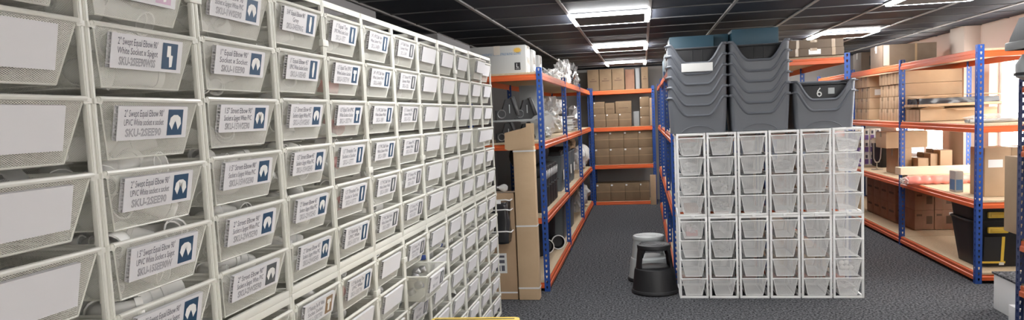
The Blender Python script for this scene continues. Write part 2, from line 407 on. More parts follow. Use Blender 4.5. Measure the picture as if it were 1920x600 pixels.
# printed cards, column by column from the top (what can be read in the photo)
def ln(*a): return tuple(a)
sw90 = ln('2" Swept Equal Elbow 90°', 'UPVC White socket x socket', 'SKU-2SEE90')
sw15 = ln('1.5" Swept Equal Elbow 90°', 'UPVC White Socket x Spigot', 'SKU-15SEE90W')
st15 = ln('1.5" Street Elbow 90°', 'Socket x Spigot White PVC', 'SKU-15WSE90')
st20 = ln('2" Street Elbow 90°', 'Socket x Spigot White PVC', 'SKU-2WSE90')
s45 = ln('1.5" Street Elbow 45°', 'Socket x Spigot White PVC', 'SKU-15WSE45')
s45b = ln('2" Street Elbow 45°', 'Socket x Spigot White PVC', 'SKU-2WSE45')
CARDS = {
 1: [(ln('2" Swept Equal Elbow 90°', 'White Socket x Spigot', 'SKU-2SEE90W'), 'swept', 'card_pink'), (ln('2" Swept Equal Elbow 90°', 'White Socket x Spigot', 'SKU-2SEE90WSS'), 'swept', 'card_blue'),
     (sw90, 'elbow', 'card_blue'), (sw90, 'elbow', 'card_blue'), (sw15, 'elbow', 'card_blue'), (sw15, 'elbow', 'card_blue'), (sw15, 'elbow', 'card_blue')],
 2: [(ln('1" Street Elbow 90°', 'Socket x Spigot White PVC', 'SKU-1WSE90'), 'elbow', 'card_blue'), (ln('1" Equal Elbow 90°', 'Socket x Socket', 'SKU-1EE90'), 'elbow', 'card_blue'),
     (st15, 'elbow', 'card_blue'), (st15, 'elbow', 'card_blue'), (st20, 'elbow', 'card_blue'), (st20, 'elbow', 'card_grey')],
 3: [(ln('3/4" Equal Elbow 90°', 'Grey', 'SKU-34EE90G'), 'valve', 'card_blue'), (ln('1" Equal Elbow 45°', 'UPVC White Socket Socket', 'SKU-1EE45'), 'valve', 'card_blue'), (s45, 'elbow', 'card_blue'),
     (s45, 'elbow', 'card_blue'), (s45b, 'elbow', 'card_blue'), (s45b, 'elbow', 'card_blue'), (ln('1.5" Reducing Tee 90° White', 'Socket Socket', 'SKU-15RT90'), 'tee', 'card_tan')],
 4: [(ln('1" Equal Tee', 'UPVC White Socket Socket', 'SKU-1ET'), 'valve', 'card_blue'), (ln('1.5" Equal Tee UPVC', 'White Socket x Socket', 'SKU-15ETW'), 'tee', 'card_blue'), (ln('1.5" Equal Tee UPVC', 'White Socket x Socket', 'SKU-15ETW'), 'tee', 'card_blue'),
     (ln('1.5" Threaded Tee', 'Socket x Socket', 'SKU-15TT'), 'valve', 'card_blue'), (ln('1.5" Threaded Tee', 'Socket x Socket', 'SKU-15TT'), 'valve', 'card_blue'), (ln('1.5" Reducing Tee', 'UPVC White', 'SKU-15RTW'), 'valve', 'card_blue'),
     (ln('1.5" Reducing Tee', 'UPVC White', 'SKU-15RTW'), 'valve', 'card_blue')],
 5: [(ln('3/4" x PVC Ball Valve', 'White Solvent Weld', 'SKU-34BV'), 'valve', 'card_blue'), (ln('3/4" x PVC Ball Valve', 'White Solvent Weld', 'SKU-34BV'), 'valve', 'card_blue'), (ln('1" x PVC Ball Valve', 'White Solvent Weld', 'SKU-1BV'), 'valve', 'card_blue'),
     (ln('1.5" PVC Ball Valve', 'White Solvent Weld', 'SKU-15BV'), 'valve', 'card_blue'), (ln('1.5" PVC Ball Valve', 'White Solvent Weld', 'SKU-15BV'), 'valve', 'card_grey'), (ln('2" PVC Ball Valve', 'White Solvent Weld', 'SKU-2BV'), 'valve', 'card_grey')],
 6: [(ln('3/4" Ball Valve', 'Solvent Weld', 'SKU-34V'), 'valve', 'card_grey')]+[(ln('1.5" Union PVC', 'Solvent Weld', 'SKU-15U'), 'valve', 'card_grey')]*6+[(ln('1" Union', 'SKU-1U'), 'valve', 'card_grey')]*2,
}
YK = [1.035, 1.462, 1.883, 2.329, 2.733, 3.135, 3.539, 3.954, 4.372, 4.780, 5.176, 5.564, 5.942]
XL = -1.195
RIMS = [2.045, 1.880, 1.712, 1.545, 1.380, 1.215, 1.003, .838, .672, .505, .338, .172]
BAYW = .41
# which drawers stand pulled out of the rack, and how far
PULL = {(6, 7): .10, (10, 0): .04, (10, 3): .035}

def wide_frame():
    """one powder-coated tower: 1.05 m tall, six pairs of runners"""
    parts = []; hw = BAYW/2-.002; pw = .0135
    for sx in (0, -1):
        for s_ in (-1, 1):
            y0 = s_*hw-(pw if s_ > 0 else 0)
            m = MB().box(-.0125+(-.50 if sx else 0), 0+(-.50 if sx else 0), y0, y0+pw, 0, 1.05, .0035)
            if not sx: m.box(-.002, .0010, y0+.004, y0+pw-.004, .01, 1.04)
            parts.append(('post', m.mesh('post', ['white_powder'])))
    for nm, z in (('top_rail', 1.026), ('bottom_rail', 0.0)):
        m = MB()
        for x in (-.020, -.520): m.box(x+.006, x+.019, -hw+.012, hw-.012, z, z+.024, .003)
        for s_ in (-1, 1): m.box(-.51, -.01, s_*hw-(.013 if s_ > 0 else 0), s_*hw+(.013 if s_ < 0 else 0), z, z+.02, .003)
        parts.append((nm, m.mesh(nm, ['white_powder'])))
    base = [z-1.05 for z in RIMS[:6]]
    for z in base:
        for s_ in (-1, 1):
            yi = s_*(hw-.0135)
            m = MB().box(-.51, .004, min(yi, yi-s_*.010), max(yi, yi-s_*.010), z-.012, z-.009)
            m.box(-.51, .004, min(yi, yi-s_*.002), max(yi, yi-s_*.002), z-.012, z+.006)
            m.box(-.006, .0045, min(yi+s_*.012, yi-s_*.012), max(yi+s_*.012, yi-s_*.012), z-.010, z+.003, .002)
            parts.append(('runner', m.mesh('runner', ['white_powder'])))
    return parts
WF = wide_frame()
def clip_mesh():
    return MB().box(-.012, .006, -.026, .026, -.013, .013, .003).mesh('clip', ['white_powder'])
CLIP = clip_mesh()
CLIPS = {(2, 0): 1.985, (4, 0): 1.935, (5, 0): 1.415, (5, 1): .86, (4, 1): .62, (6, 1): .93, (7, 1): .98, (7, 0): 1.42, (9, 0): 1.93}

# loose goods for the drawers ---------------------------------------------------------------
def hollow(path, ro, ri, n=14):
    m = MB(); m.tube(path, ro, n, caps=False); m.tube(path, ri, n, caps=False)
    K = len(path); o2 = K*n
    for e in (0, K-1):
        for k in range(n):
            k2 = (k+1) % n; m.f.append((e*n+k, e*n+k2, o2+e*n+k2, o2+e*n+k)); m.m.append(0)
    return m
def elbow_mesh(rad, mat):
    R = rad*1.45; st = rad*1.1
    P = [(st, 0, 0), (st*.55, 0, 0), (st*.54, 0, 0)]+[(-R*math.sin(a), R-R*math.cos(a), 0) for a in [PI/2*i/7 for i in range(8)]]+[(-R, R+st*.45, 0), (-R, R+st*.46, 0), (-R, R+st, 0)]
    ro = [rad, rad]+[rad*.87]*(len(P)-4)+[rad, rad]; ri = [rad*.86, rad*.86]+[rad*.74]*(len(P)-4)+[rad*.86, rad*.86]
    m = hollow(P, ro, ri); m.v = [(x+R*.4, y-R*.6, z) for x, y, z in m.v]
    return m.mesh('elbow', [mat])
def coupler_mesh(rad, mat):
    l = rad*1.6
    P = [(-l, 0, 0), (-l*.12, 0, 0), (-l*.1, 0, 0), (l*.1, 0, 0), (l*.12, 0, 0), (l, 0, 0)]
    return hollow(P, [rad, rad, rad*1.06, rad*1.06, rad, rad], [rad*.86]*6).mesh('coupler', [mat])
def tee_mesh(rad, mat):
    l = rad*2.2
    m = hollow([(-l, 0, 0), (-l*.5, 0, 0), (-l*.48, 0, 0), (l*.48, 0, 0), (l*.5, 0, 0), (l, 0, 0)], [rad, rad, rad*.88, rad*.88, rad, rad], [rad*.8]*6)
    m2 = hollow([(0, rad*.5, 0), (0, l*.5, 0), (0, l*.52, 0), (0, l, 0)], [rad*.88, rad*.88, rad, rad], [rad*.7, rad*.7, rad*.8, rad*.8])
    m.add(m2.v, m2.f); return m.mesh('tee', [mat])
def cap_mesh(rad, mat):
    return MB().lathe([(0, rad*.55), (rad*.6, rad*.52), (rad*.95, rad*.3), (rad, rad*.1), (rad, -rad*.8), (rad*.86, -rad*.8), (rad*.86, 0), (0, rad*.1)], 18).mesh('cap', [mat])
def crumple(sx, sy, sz, mat, seed, sub=3, amp=.35, fr=3.2):
    bm = bmesh.new(); bmesh.ops.create_icosphere(bm, subdivisions=sub, radius=1)
    for v in bm.verts:
        c = v.co.copy(); n = noise.noise(c*fr+Vector((seed*7.1, seed*3.3, 0)))+.6*noise.noise(c*fr*2.3+Vector((0, seed*5.7, 1)))
        rd = abs(noise.noise(c*fr*1.6+Vector((seed, 2, 5))))
        c = c*(1+amp*n-.5*amp*rd)
        v.co = Vector((c.x*sx, c.y*sy, max(-.8, c.z)*sz))
    me = bpy.data.meshes.new('crumple'); bm.to_mesh(me); bm.free(); me.materials.append(M[mat])
    me.polygons.foreach_set('use_smooth', [True]*len(me.polygons)); me.set_sharp_from_angle(angle=math.radians(40))
    return me
def crumple_box(sx, sy, sz, mat, amp=.01, cuts=8, seed=0):
    bm = bmesh.new(); bmesh.ops.create_cube(bm, size=1); bmesh.ops.subdivide_edges(bm, edges=bm.edges[:], cuts=cuts, use_grid_fill=True)
    for v in bm.verts:
        p = Vector((v.co.x*sx, v.co.y*sy, (v.co.z+.5)*sz)); d = Vector((noise.noise(p*22+Vector((seed, 0, 3))), noise.noise(p*19+Vector((9, seed, 0))), noise.noise(p*15+Vector((0, 5, seed)))))
        p.x += d.x*amp; p.y += d.y*amp; p.z += (d.z*amp*.8 if v.co.z > -.45 else 0); v.co = p
    me = bpy.data.meshes.new('crumple_box'); bm.to_mesh(me); bm.free(); me.materials.append(M[mat])
    me.polygons.foreach_set('use_smooth', [True]*len(me.polygons)); me.set_sharp_from_angle(angle=math.radians(45))
    return me
FIT = {
 ('elbow', 'L'): elbow_mesh(.034, 'fitting_white'), ('elbow', 'M'): elbow_mesh(.027, 'fitting_white'),
 ('coupler', 'L'): coupler_mesh(.034, 'fitting_white'), ('coupler', 'M'): coupler_mesh(.027, 'fitting_white'),
 ('tee', 'M'): tee_mesh(.025, 'fitting_white'), ('tee', 'L'): tee_mesh(.03, 'fitting_white'),
 ('cap', 'M'): cap_mesh(.026, 'fitting_white'), ('cap', 'L'): cap_mesh(.034, 'fitting_white'),
 ('red_coupler', 'M'): coupler_mesh(.026, 'fitting_red'), ('grey_elbow', 'M'): elbow_mesh(.026, 'fitting_grey'),
 ('blue_cap', 'M'): cap_mesh(.028, 'fitting_blue'), ('steel_ball', 'M'): cap_mesh(.022, 'steel'),
}
WORD = {'elbow': 'white plastic pipe elbow', 'coupler': 'white plastic pipe coupler', 'tee': 'white plastic pipe tee', 'cap': 'white domed plastic pipe cap',
        'red_coupler': 'red plastic pipe coupler', 'grey_elbow': 'grey plastic pipe elbow', 'blue_cap': 'blue plastic cap', 'steel_ball': 'small shiny metal cap'}
NAME = {'elbow': 'pipe_elbow', 'coupler': 'pipe_coupler', 'tee': 'pipe_tee', 'cap': 'domed_plug', 'red_coupler': 'pipe_coupler', 'grey_elbow': 'pipe_elbow', 'blue_cap': 'domed_plug', 'steel_ball': 'metal_plug'}
BAGM = [crumple(.10, .12, .05, 'bag_clear', k) for k in range(3)]+[crumple(.07, .06, .045, 'bag_clear', 9+k) for k in range(3)]
SPOTS = [((-.115, -.075, -.098), 'low at the near end'), ((-.115, .075, -.098), 'low at the far end'), ((-.25, .0, -.098), 'low at the back'),
         ((-.095, -.095, -.014), 'topmost near end'), ((-.105, .095, -.016), 'topmost far end'), ((-.12, .0, -.008), 'topmost middle'), ((-.215, -.085, -.02), 'topmost near back'), ((-.215, .085, -.02), 'topmost far back')]

def proj(p):
    d = Vector(p)-Vector((0, 0, CAMH)); k = d.dot(f2)
    return 960+FPX*d.dot(r3)/k, PPY-FPX*d.dot(u3)/k

DZ = [-.012, -.012, -.005]+[0]*9
for c in range(12):
    y0, y1 = YK[c]+(.006 if c < 3 else 0), YK[c+1]+(.006 if c < 2 else 0); yc = (y0+y1)/2; ky = (y1-y0)/BAYW
    for tier, tz, tn in ((1, 0.0, 'lower'), (0, 1.05, 'upper')):
        fr = thing('drawer_frame', 'white metal %s frame tower, %s column of the long drawer rack' % (tn, ORD[c]), 'drawer frame', (XL, yc, tz+(DZ[c] if tz else 0)), group='frame towers of the long drawer rack')
        fr.scale.y = ky
        if not tz: fr.scale.z = (1.05+DZ[c])/1.05
        for nm, me in WF: ob(nm, me, fr)
        if (c, tier) in CLIPS: ob('clip', CLIP, fr, (0, -BAYW/2, CLIPS[(c, tier)]-tz))
    for rI, z in enumerate(RIMS):
        z += DZ[c]
        ccs = [proj((XL, y, z-dz)) for y in (y0, y1) for dz in (-.03, .14)]
        if max(p[0] for p in ccs) < -30 or min(p[1] for p in ccs) > 640 or max(p[1] for p in ccs) < -40: continue
        pull = PULL.get((c, rI), 0)
        printed = CARDS.get(c) and rI < len(CARDS[c]) and not (c == 5 and rI > 5)
        what = 'printed card' if printed else 'blank card'
        lab = 'white mesh drawer, %s, %s column of the long rack, %s from top' % (what, ORD[c], ORD[rI])
        if pull: lab = 'pulled-out white mesh drawer, %s, %s column of the long rack, %s from top' % (what, ORD[c], ORD[rI])
        t = thing('mesh_drawer', lab, 'drawer', (XL+pull, yc, z), group='mesh drawers of the long rack')
        t.scale.y = ky
        ob('basket', BW, t); ob('rim', RW, t)
        cd = ob('card', CARD, t, (.004 if c else .002, -.011, -.013), (0, slope, 0))
        cd.scale.z = 1.18 if c == 0 else 1.0
        if printed:
            a, b = card_parts(*CARDS[c][rI]); ob('lettering', a, cd); ob('picture', b, cd)
        # goods in the drawer
        rnd = random.Random(c*31+rI*7)
        row = 'long rack\'s %s column, drawer %s from the top' % (ORD[c], ORD[rI])
        def goods(kind, size, spot, tilt=.5, dz=0.0):
            (px, py, pz), where = SPOTS[spot]
            o = ob(NAME[kind], FIT[(kind, size)], None, (XL+pull+px+rnd.uniform(-.015, .015), yc+py*ky, z+pz+dz), (rnd.uniform(-tilt, tilt), rnd.uniform(-tilt, tilt), rnd.uniform(0, 6.28)))
            lb = '%s %s, long rack column %s, drawer %s' % (WORD[kind], where, NUM[c], NUM[rI])
            tag(o, lb, 'pipe fitting', 'pipe fittings in the %s column, %s drawer' % (ORD[c], ORD[rI]))
        if 1 <= c <= 3:
            base = 'elbow'
            for s_ in (0, 1, 3, 4, 5)+((6, 7) if 3 <= rI <= 6 else ()):
                if s_ >= 3 and rI in (2,) and c != 3: continue
                goods(base if (s_+rI) % 3 else ('coupler' if c < 3 else 'cap'), 'L' if c == 1 else 'M', s_, .55)
        elif c in (4, 5):
            ks = {4: ['tee', 'red_coupler' if rI in (1, 2, 3, 4, 6) else 'tee', 'coupler'], 5: ['coupler', 'cap', 'tee']}[c]
            for j, s_ in enumerate((0, 1, 5) if rI < 9 else (5,)): goods(ks[j], 'M', s_, .5, .0)
            if (c, rI) in ((5, 5), (5, 8)): goods('cap', 'L', 3, .3, .02); goods('coupler', 'L', 4, .3, .02)
        elif c == 6:
            for s_ in ((0, 1, 3, 4, 5) if rI == 7 else (0, 5) if rI > 5 else (1,)): goods('steel_ball' if rI in (7, 8) else 'coupler', 'M', s_, .5)
        elif c == 0:
            for j in range(2):
                o = ob('plastic_bag', BAGM[j], None, (XL-.14-.05*j, yc-.08+.17*j, z-.075+(.055 if rI == 3 else 0)), (0, 0, rnd.uniform(0, 6)))
                tag(o, 'crumpled clear bag at the %s of the long rack\'s first column, %s drawer' % (('near end', 'far end')[j], ORD[rI]), 'bag', 'clear bags in the long rack')
            if rI == 5:
                goods('cap', 'L', 4, .4); goods('elbow', 'L', 3, .4)
        elif rI >= 6 or (c + rI) % 3 == 0:
            kind = ('blue_cap' if (c in (7, 8) and rI in (6, 7, 8, 10)) else 'coupler' if (c+rI) % 2 else 'cap')
            goods(kind, 'M', 5, .5)
            if rI % 2 and c < 11: goods('elbow', 'M', 4, .5)

# ------------------------------------------------------------------ narrow drawer towers facing the camera
XC, YC, WC = .271, 6.46, .2501
NR = [.665, .500, .334, .170]
def narrow_frame():
    parts = []; hw = .121; pw = .019
    for x in (-.019, -.49):
        for s_ in (-1, 1):
            y0 = s_*hw-(pw if s_ > 0 else 0)
            parts.append(('post', MB().box(x, x+.019, y0, y0+pw, 0, .708, .004).mesh('post', ['white_plain'])))
    for nm, z in (('top_rail', .688), ('bottom_rail', 0)):
        m = MB()
        for x in (-.019, -.49): m.box(x, x+.018, -hw+.017, hw-.017, z, z+.019, .003)
        for s_ in (-1, 1): m.box(-.475, -.015, s_*hw-(.016 if s_ > 0 else 0), s_*hw+(.016 if s_ < 0 else 0), z, z+.018, .003)
        parts.append((nm, m.mesh(nm, ['white_plain'])))
    for z in NR:
        for s_ in (-1, 1):
            yi = s_*(hw-.018)
            m = MB().box(-.485, .003, min(yi, yi-s_*.009), max(yi, yi-s_*.009), z-.010, z-.0075)
            m.box(-.485, .003, min(yi, yi-s_*.002), max(yi, yi-s_*.002), z-.010, z+.004)
            m.box(-.005, .003, min(yi+s_*.006, yi-s_*.012), max(yi+s_*.006, yi-s_*.012), z-.009, z+.002, .002)
            parts.append(('runner', m.mesh('runner', ['white_plain'])))
    parts.append(('clip', MB().box(-.024, .006, -.014, .014, .695, .722, .003).mesh('clip', ['white_plain'])))
    return parts
NF = narrow_frame()
NBAG = {(0, 0): 0, (1, 0): 1, (4, 0): 2, (5, 0): 3, (5, 1): 4, (4, 1): 5, (0, 1): 3, (0, 2): 4, (1, 2): 5, (1, 5): 3, (5, 6): 4, (5, 7): 5, (3, 1): 3, (1, 3): 4, (0, 4): 5}
NB = [crumple(.080, .150, .055, 'bag_clear', 20+k, 3, .3, 2.6) for k in range(3)]+[crumple(.062, .12, .045, 'bag_clear', 30+k, 3, .4, 3) for k in range(3)]
PILL = MB().box(-.035, .035, -.007, .007, -.004, .004, .003).mesh('white_slip', ['paper'])
for c in range(6):
    xc = XC+WC*(c+.5)
    for tz, tn in ((0, 'lower'), (.709, 'upper')):
        fr = thing('drawer_frame', 'narrow white %s frame tower, %s from aisle in the small drawer block' % (tn, ORD[c]), 'drawer frame', (xc, YC, tz), (0, 0, -PI/2), 'frame towers of the small drawer block')
        for nm, me in NF:
            if nm == 'clip' and tz: continue
            ob(nm, me, fr)
    for k in range(8):
        z = NR[k % 4]+(.709 if k < 4 else 0)
        lab = 'narrow white mesh drawer, %s small block column from the aisle, %s from the top' % (ORD[c], ORD[k])
        t = thing('mesh_drawer', lab, 'drawer', (xc, YC, z), (0, 0, -PI/2), 'narrow mesh drawers of the small block')
        ob('basket', BN, t); ob('rim', RN, t)
        if (c, k) in NBAG:
            o = ob('plastic_bag', NB[NBAG[(c, k)]], None, (xc, YC+.20, z-.095), (0, 0, .2*c))
            tag(o, 'crumpled clear bag in the small block, %s column from the aisle, %s drawer down' % (ORD[c], ORD[k]), 'bag', 'clear bags in the small drawer block')
# a few things that show through the mesh
pack = MB().box(-.055, .055, -.14, .14, 0, .055, .008).mesh('pack', ['cardboard_brown'])
tag(ob('carton_pack', pack, None, (XC+WC*.5, YC+.18, .709+NR[3]-.143)), 'flat reddish pack lying in the lowest upper drawer beside the aisle', 'pack')
redpack = MB().box(-.05, .05, -.10, .10, 0, .05, .01).mesh('redpack', ['fitting_red'])
tag(ob('red_pack', redpack, None, (XC+WC*.5, YC+.2, NR[0]-.143)), 'red pack in the top lower drawer of the small block beside the aisle', 'pack')
tag(ob('paper_label', PILL, None, (XC+WC*1.5, YC+.06, NR[0]-.08), (1.2, .7, .2), (1, 3, 1)), 'white paper slip in the small drawer block\'s second column, fifth drawer down', 'label')
for k in range(5):
    tag(ob('white_ball', MB().lathe([(0, .022), (.012, .019), (.02, .009), (.022, 0), (.02, -.009), (.012, -.019), (0, -.022)], 14).mesh('ball', ['fitting_white']), None,
           (XC+WC*5.5-.035+.035*(k % 3), YC+.07+.02*(k // 3), NR[2]-.09+.04*(k // 3))), 'white ball in a clear bag, seventh drawer down of the small block\'s window-side column', 'ball', 'white balls in one narrow drawer')

# ------------------------------------------------------------------ open-fronted stacking bins
def ring(w, d, n=64, rc=.04):
    """rounded rectangle, front side (y = -d/2) first"""
    pts = []
    def arc(cx, cy_, a0):
        for i in range(5): a = a0+PI/2*i/4; pts.append((cx+rc*math.cos(a), cy_+rc*math.sin(a)))
    fr = 22
    for i in range(fr+1): pts.append((-w/2+rc+(w-2*rc)*i/fr, -d/2))
    arc(w/2-rc, -d/2+rc, -PI/2); 
    for i in range(1, 5): pts.append((w/2, -d/2+rc+(d-2*rc)*i/5))
    arc(w/2-rc, d/2-rc, 0)
    for i in range(1, 8): pts.append((w/2-rc-(w-2*rc)*i/8, d/2))
    arc(-w/2+rc, d/2-rc, PI/2)
    for i in range(1, 5): pts.append((-w/2, d/2-rc-(d-2*rc)*i/5))
    arc(-w/2+rc, -d/2+rc, PI)
    return pts
def tub(wb, db, wt, dt, h, th, mat, lip=None, rim=.009, rc=.035, arch=False):
    B, T = ring(wb, db, rc=rc), ring(wt, dt, rc=rc); Bi, Ti = ring(wb-2*th, db-2*th, rc=rc), ring(wt-2*th, dt-2*th, rc=rc)
    n = len(B); m = MB(); K = 5
    hs = [h if lip is None else lip(T[i][0]/(wt/2), T[i][1]/(dt/2), h) for i in range(n)]
    def lay(A, C, z0, i, k):
        zt = z0+(hs[i]-z0)*k/K; q = zt/h
        return (A[i][0]+(C[i][0]-A[i][0])*q, A[i][1]+(C[i][1]-A[i][1])*q, zt)
    for (A, C, z0) in ((B, T, 0), (Bi, Ti, th)):
        o = len(m.v)
        for k in range(K+1):
            for i in range(n): m.v.append(lay(A, C, z0, i, k))
        for k in range(K):
            for i in range(n):
                j = (i+1) % n; m.f.append((o+k*n+i, o+k*n+j, o+(k+1)*n+j, o+(k+1)*n+i)); m.m.append(0)
        m.f.append(tuple(o+i for i in range(n))); m.m.append(0)
    top = [Vector(lay(B, T, 0, i, K)) for i in range(n)]
    o1, o2 = K*n, (K+1)*n+K*n
    for i in range(n):
        j = (i+1) % n; m.f.append((o1+i, o1+j, o2+j, o2+i)); m.m.append(0)
    clean = [top[0]]
    for p in top[1:]:
        if (p-clean[-1]).length > .004: clean.append(p)
    if (clean[0]-clean[-1]).length < .004: clean.pop()
    body = m.mesh('body', [mat])
    rm = MB().tube(clean, rim, 7, closed=True)
    return body, rm.mesh('rim', [mat])
def binlip(x, y, h):
    if y > -.93 and abs(x) > .9: return h
    if y > -.9: return h
    a = abs(x); t = min(1, max(0, (a-.36)/(.84-.36))); t = t**1.75
    return h-.155*(1-t)
BIN = tub(.452, .40, .482, .43, .30, .0045, 'bin_grey', binlip, .0115, .03)
archm = MB()
archp = [(-.14+.28*i/12, -.2025, .004+.055*math.sin(PI*i/12)**.6 if 0 < i < 12 else .006) for i in range(13)]
archm.tube([(x, y-.002+z*-.05, z) for x, y, z in archp], .004, 6)
ARCH = archm.mesh('moulded_arch', ['bin_grey'])
ribm = MB()
for x in (-.235, .235):
    for y in (-.19, -.16): ribm.box(x-.004, x+.004, y-.004, y+.004, .02, .285, .002)
SIDE_TAB = [MB().box(s_*.252-.014, s_*.252+.014, -.205, -.10, .292, .300, .003).mesh('side_tab', ['bin_grey']) for s_ in (-1, 1)]
RIBS = ribm.mesh('corner_rib', ['bin_grey'])
for si, (bx, n, nm) in enumerate(((.466, 6, 'stack beside the aisle'), (.968, 6, 'middle stack'), (1.475, 2, 'short stack by the windows'))):
    for k in range(n):
        lab = 'grey open-fronted bin, %s from the bottom of the %s' % (ORD[k], nm)
        t = thing('storage_bin', lab, 'bin', (bx, 6.46+.235+.004*si, 1.419+.088*k), (0, 0, -.02), 'grey stacking bins on the small drawer block')
        ob('body', BIN[0], t); ob('rim', BIN[1], t)
        if k == 0: ob('moulded_arch', ARCH, t)
        for q in SIDE_TAB: ob('side_tab', q, t)
        if si == 0 and k == 5:
            lb = ob('label_card', MB().box(-.128, .128, -.224, -.220, .075, .145, .001).mesh('label_card', ['paper'], False), t, (0, -.0, 0)); lb['label'] = 'blank white label'
        if k == n-1:
            b = thing('black_crate', 'black crate standing inside the top bin of the %s' % nm, 'crate', (bx, 6.46+.235+.02, 1.419+.088*k+.006), (0, 0, -.02), 'black crates inside the grey bins')
            m = MB().box(-.19, .19, -.13, .14, 0, .262, .010)
            for x in (-.03, .05) if si < 2 else (-.02,): m.box(x-.004, x+.004, -.134, -.128, .02, .255, .002)
            ob('body', m.mesh('body', ['black_plastic']), b)
            ob('lid', MB().box(-.194, .194, -.134, .144, .262, .275, .004).mesh('lid', ['black_soft']), b)
            if si == 2:
                m = MB(); put_text(m, '6', .11, lambda p, q: (-.02+p*.9, -.1355, .165+q)); ob('lettering', m.mesh('lettering', ['paper'], False), b)
                m = MB().box(.05, .10, -.1345, -.1325, .185, .235, T=Matrix.Rotation(.0, 4, 'Y')).box(-.15, -.12, -.1345, -.1325, .17, .20); ob('sticker', m.mesh('sticker', ['stool_grey'], False), b)

# ------------------------------------------------------------------ shelving units
def upright(mat='blue', H=2.06, a=.050, nf=True):
    """slotted L-section post with its corner at the origin, flanges along +x and +y"""
    m = MB(); th = .003; p = .05; n = int(H/p)
    for ax in (0, 1):
        def P(s_, t, z): return (s_, t, z) if ax == 0 else (t, s_, z)
        def bx(s0, s1, z0, z1):
            q0 = P(s0, 0, z0); q1 = P(s1, th, z1); m.box(min(q0[0], q1[0]), max(q0[0], q1[0]), min(q0[1], q1[1]), max(q0[1], q1[1]), z0, z1)
        bx(0, a*.36, 0, H); bx(a*.68, a, 0, H)
        z = 0
        for k in range(n):
            bx(a*.36, a*.68, k*p, k*p+.026)
            bx(a*.36, a*.42, k*p+.026, k*p+.037); bx(a*.62, a*.68, k*p+.026, k*p+.037)
        bx(a*.36, a*.68, n*p, H) if H > n*p+1e-4 else None
    return m.mesh('post', [mat], False)
UP, UPD = upright(), upright('blue_dark', 1.72)
def beamprof(): return [(0, 0), (.012, 0), (.030, .004), (.030, .034), (.022, .040), (.022, .066), (.018, .070), (0, .070)]
def shelf_run(name, label, fmap, posts, depth, levels, group=None, post=UP, rear=True, ends=(True, True), H=2.06):
    """fmap(s, t, z) -> world: s runs along the front, t from the front to the back"""
    root = thing(name, label, 'shelving unit', fmap(posts[0], 0, 0), group=group)
    o0 = Vector(root.location)
    def rel(s, t, z): return tuple(Vector(fmap(s, t, z))-o0)
    ex = Vector(fmap(1, 0, 0))-Vector(fmap(0, 0, 0)); ey = Vector(fmap(0, 1, 0))-Vector(fmap(0, 0, 0))
    for i, s in enumerate(posts):
        last = i == len(posts)-1
        for back in (0, 1):
            if back and not rear: continue
            a = ex*(-1 if last else 1); b = ey*(-1 if back else 1)
            po = ob('post', post, root); p = Vector(rel(s, depth if back else 0, 0))
            po.matrix_local = Matrix(((a.x, b.x, 0, p.x), (a.y, b.y, 0, p.y), (0, 0, 1, 0), (0, 0, 0, 1)))
    B = beamprof()
    PW_ = .0505; N_ = len(posts)-1
    for zl in levels:
        for i in range(N_):
            s0, s1 = posts[i]+PW_, posts[i+1]-(PW_ if i == N_-1 else .001)
            for back in (0, 1):
                m = MB().prism([((.028-p) if not back else depth-.028+p, zl-.070+q) for p, q in B], s0, s1, lambda t, z, s: rel(s, t, z))
                ob('beam', m.mesh('beam', ['orange'], False), root)
            q0, q1 = rel(posts[i]+.006, .030, 0), rel(posts[i+1]-.004, depth-.030, 0)
            m = MB().box(min(q0[0], q1[0]), max(q0[0], q1[0]), min(q0[1], q1[1]), max(q0[1], q1[1]), zl-.014, zl+.004, .002)
            ob('shelf_board', m.mesh('shelf_board', ['mdf'], False), root)
        for e, on in zip((0, -1), ends):
            if not on: continue
            sg = 1 if e == 0 else -1; s = posts[e]
            m = MB().prism([(s+sg*(.026-p*.8), zl-.070+q) for p, q in B], PW_, depth-PW_, lambda ss, z, t: rel(ss, t, z))
            ob('end_beam', m.mesh('end_beam', ['orange'], False), root)
    return root
LV = [.097, .70, 1.385, 2.015]
shelf_run('shelving_unit', 'orange and blue shelving along the aisle behind the long white drawer rack', lambda s, t, z: (-.885-t, s, z), [6.72, 8.83, 10.93, 13.06], .70, LV)
shelf_run('shelving_unit', 'orange and blue shelving across the far end of the aisle', lambda s, t, z: (s, 13.18+t, z), [-.90, .215], .55, [.055, .705, 1.365, 2.01])
shelf_run('shelving_unit', 'orange and blue shelving on the window side of the aisle, full of teal boxes', lambda s, t, z: (.25+t, s, z), [7.02, 8.72, 10.6, 12.6], .80, LV)
shelf_run('shelving_unit', 'orange and blue shelving behind the grey bins, facing the windows', lambda s, t, z: (1.83-t, s, z), [7.10, 9.0, 10.9], .74, [.097, .70, 1.385, 2.04], H=2.09)
shelf_run('shelving_unit', 'orange and blue shelving standing along the window wall', lambda s, t, z: (2.81+t, s, z), [6.96, 8.89, 10.87, 12.87], .72, [.095, .725, 1.38, 2.02])
shelf_run('shelving_unit', 'dark blue slotted shelving end at the picture\'s edge by the windows', lambda s, t, z: (2.335+t, 5.2-s, z), [0.0, 1.5], .70, [.41, .70, 1.30, 1.70], post=UPD, H=1.7)

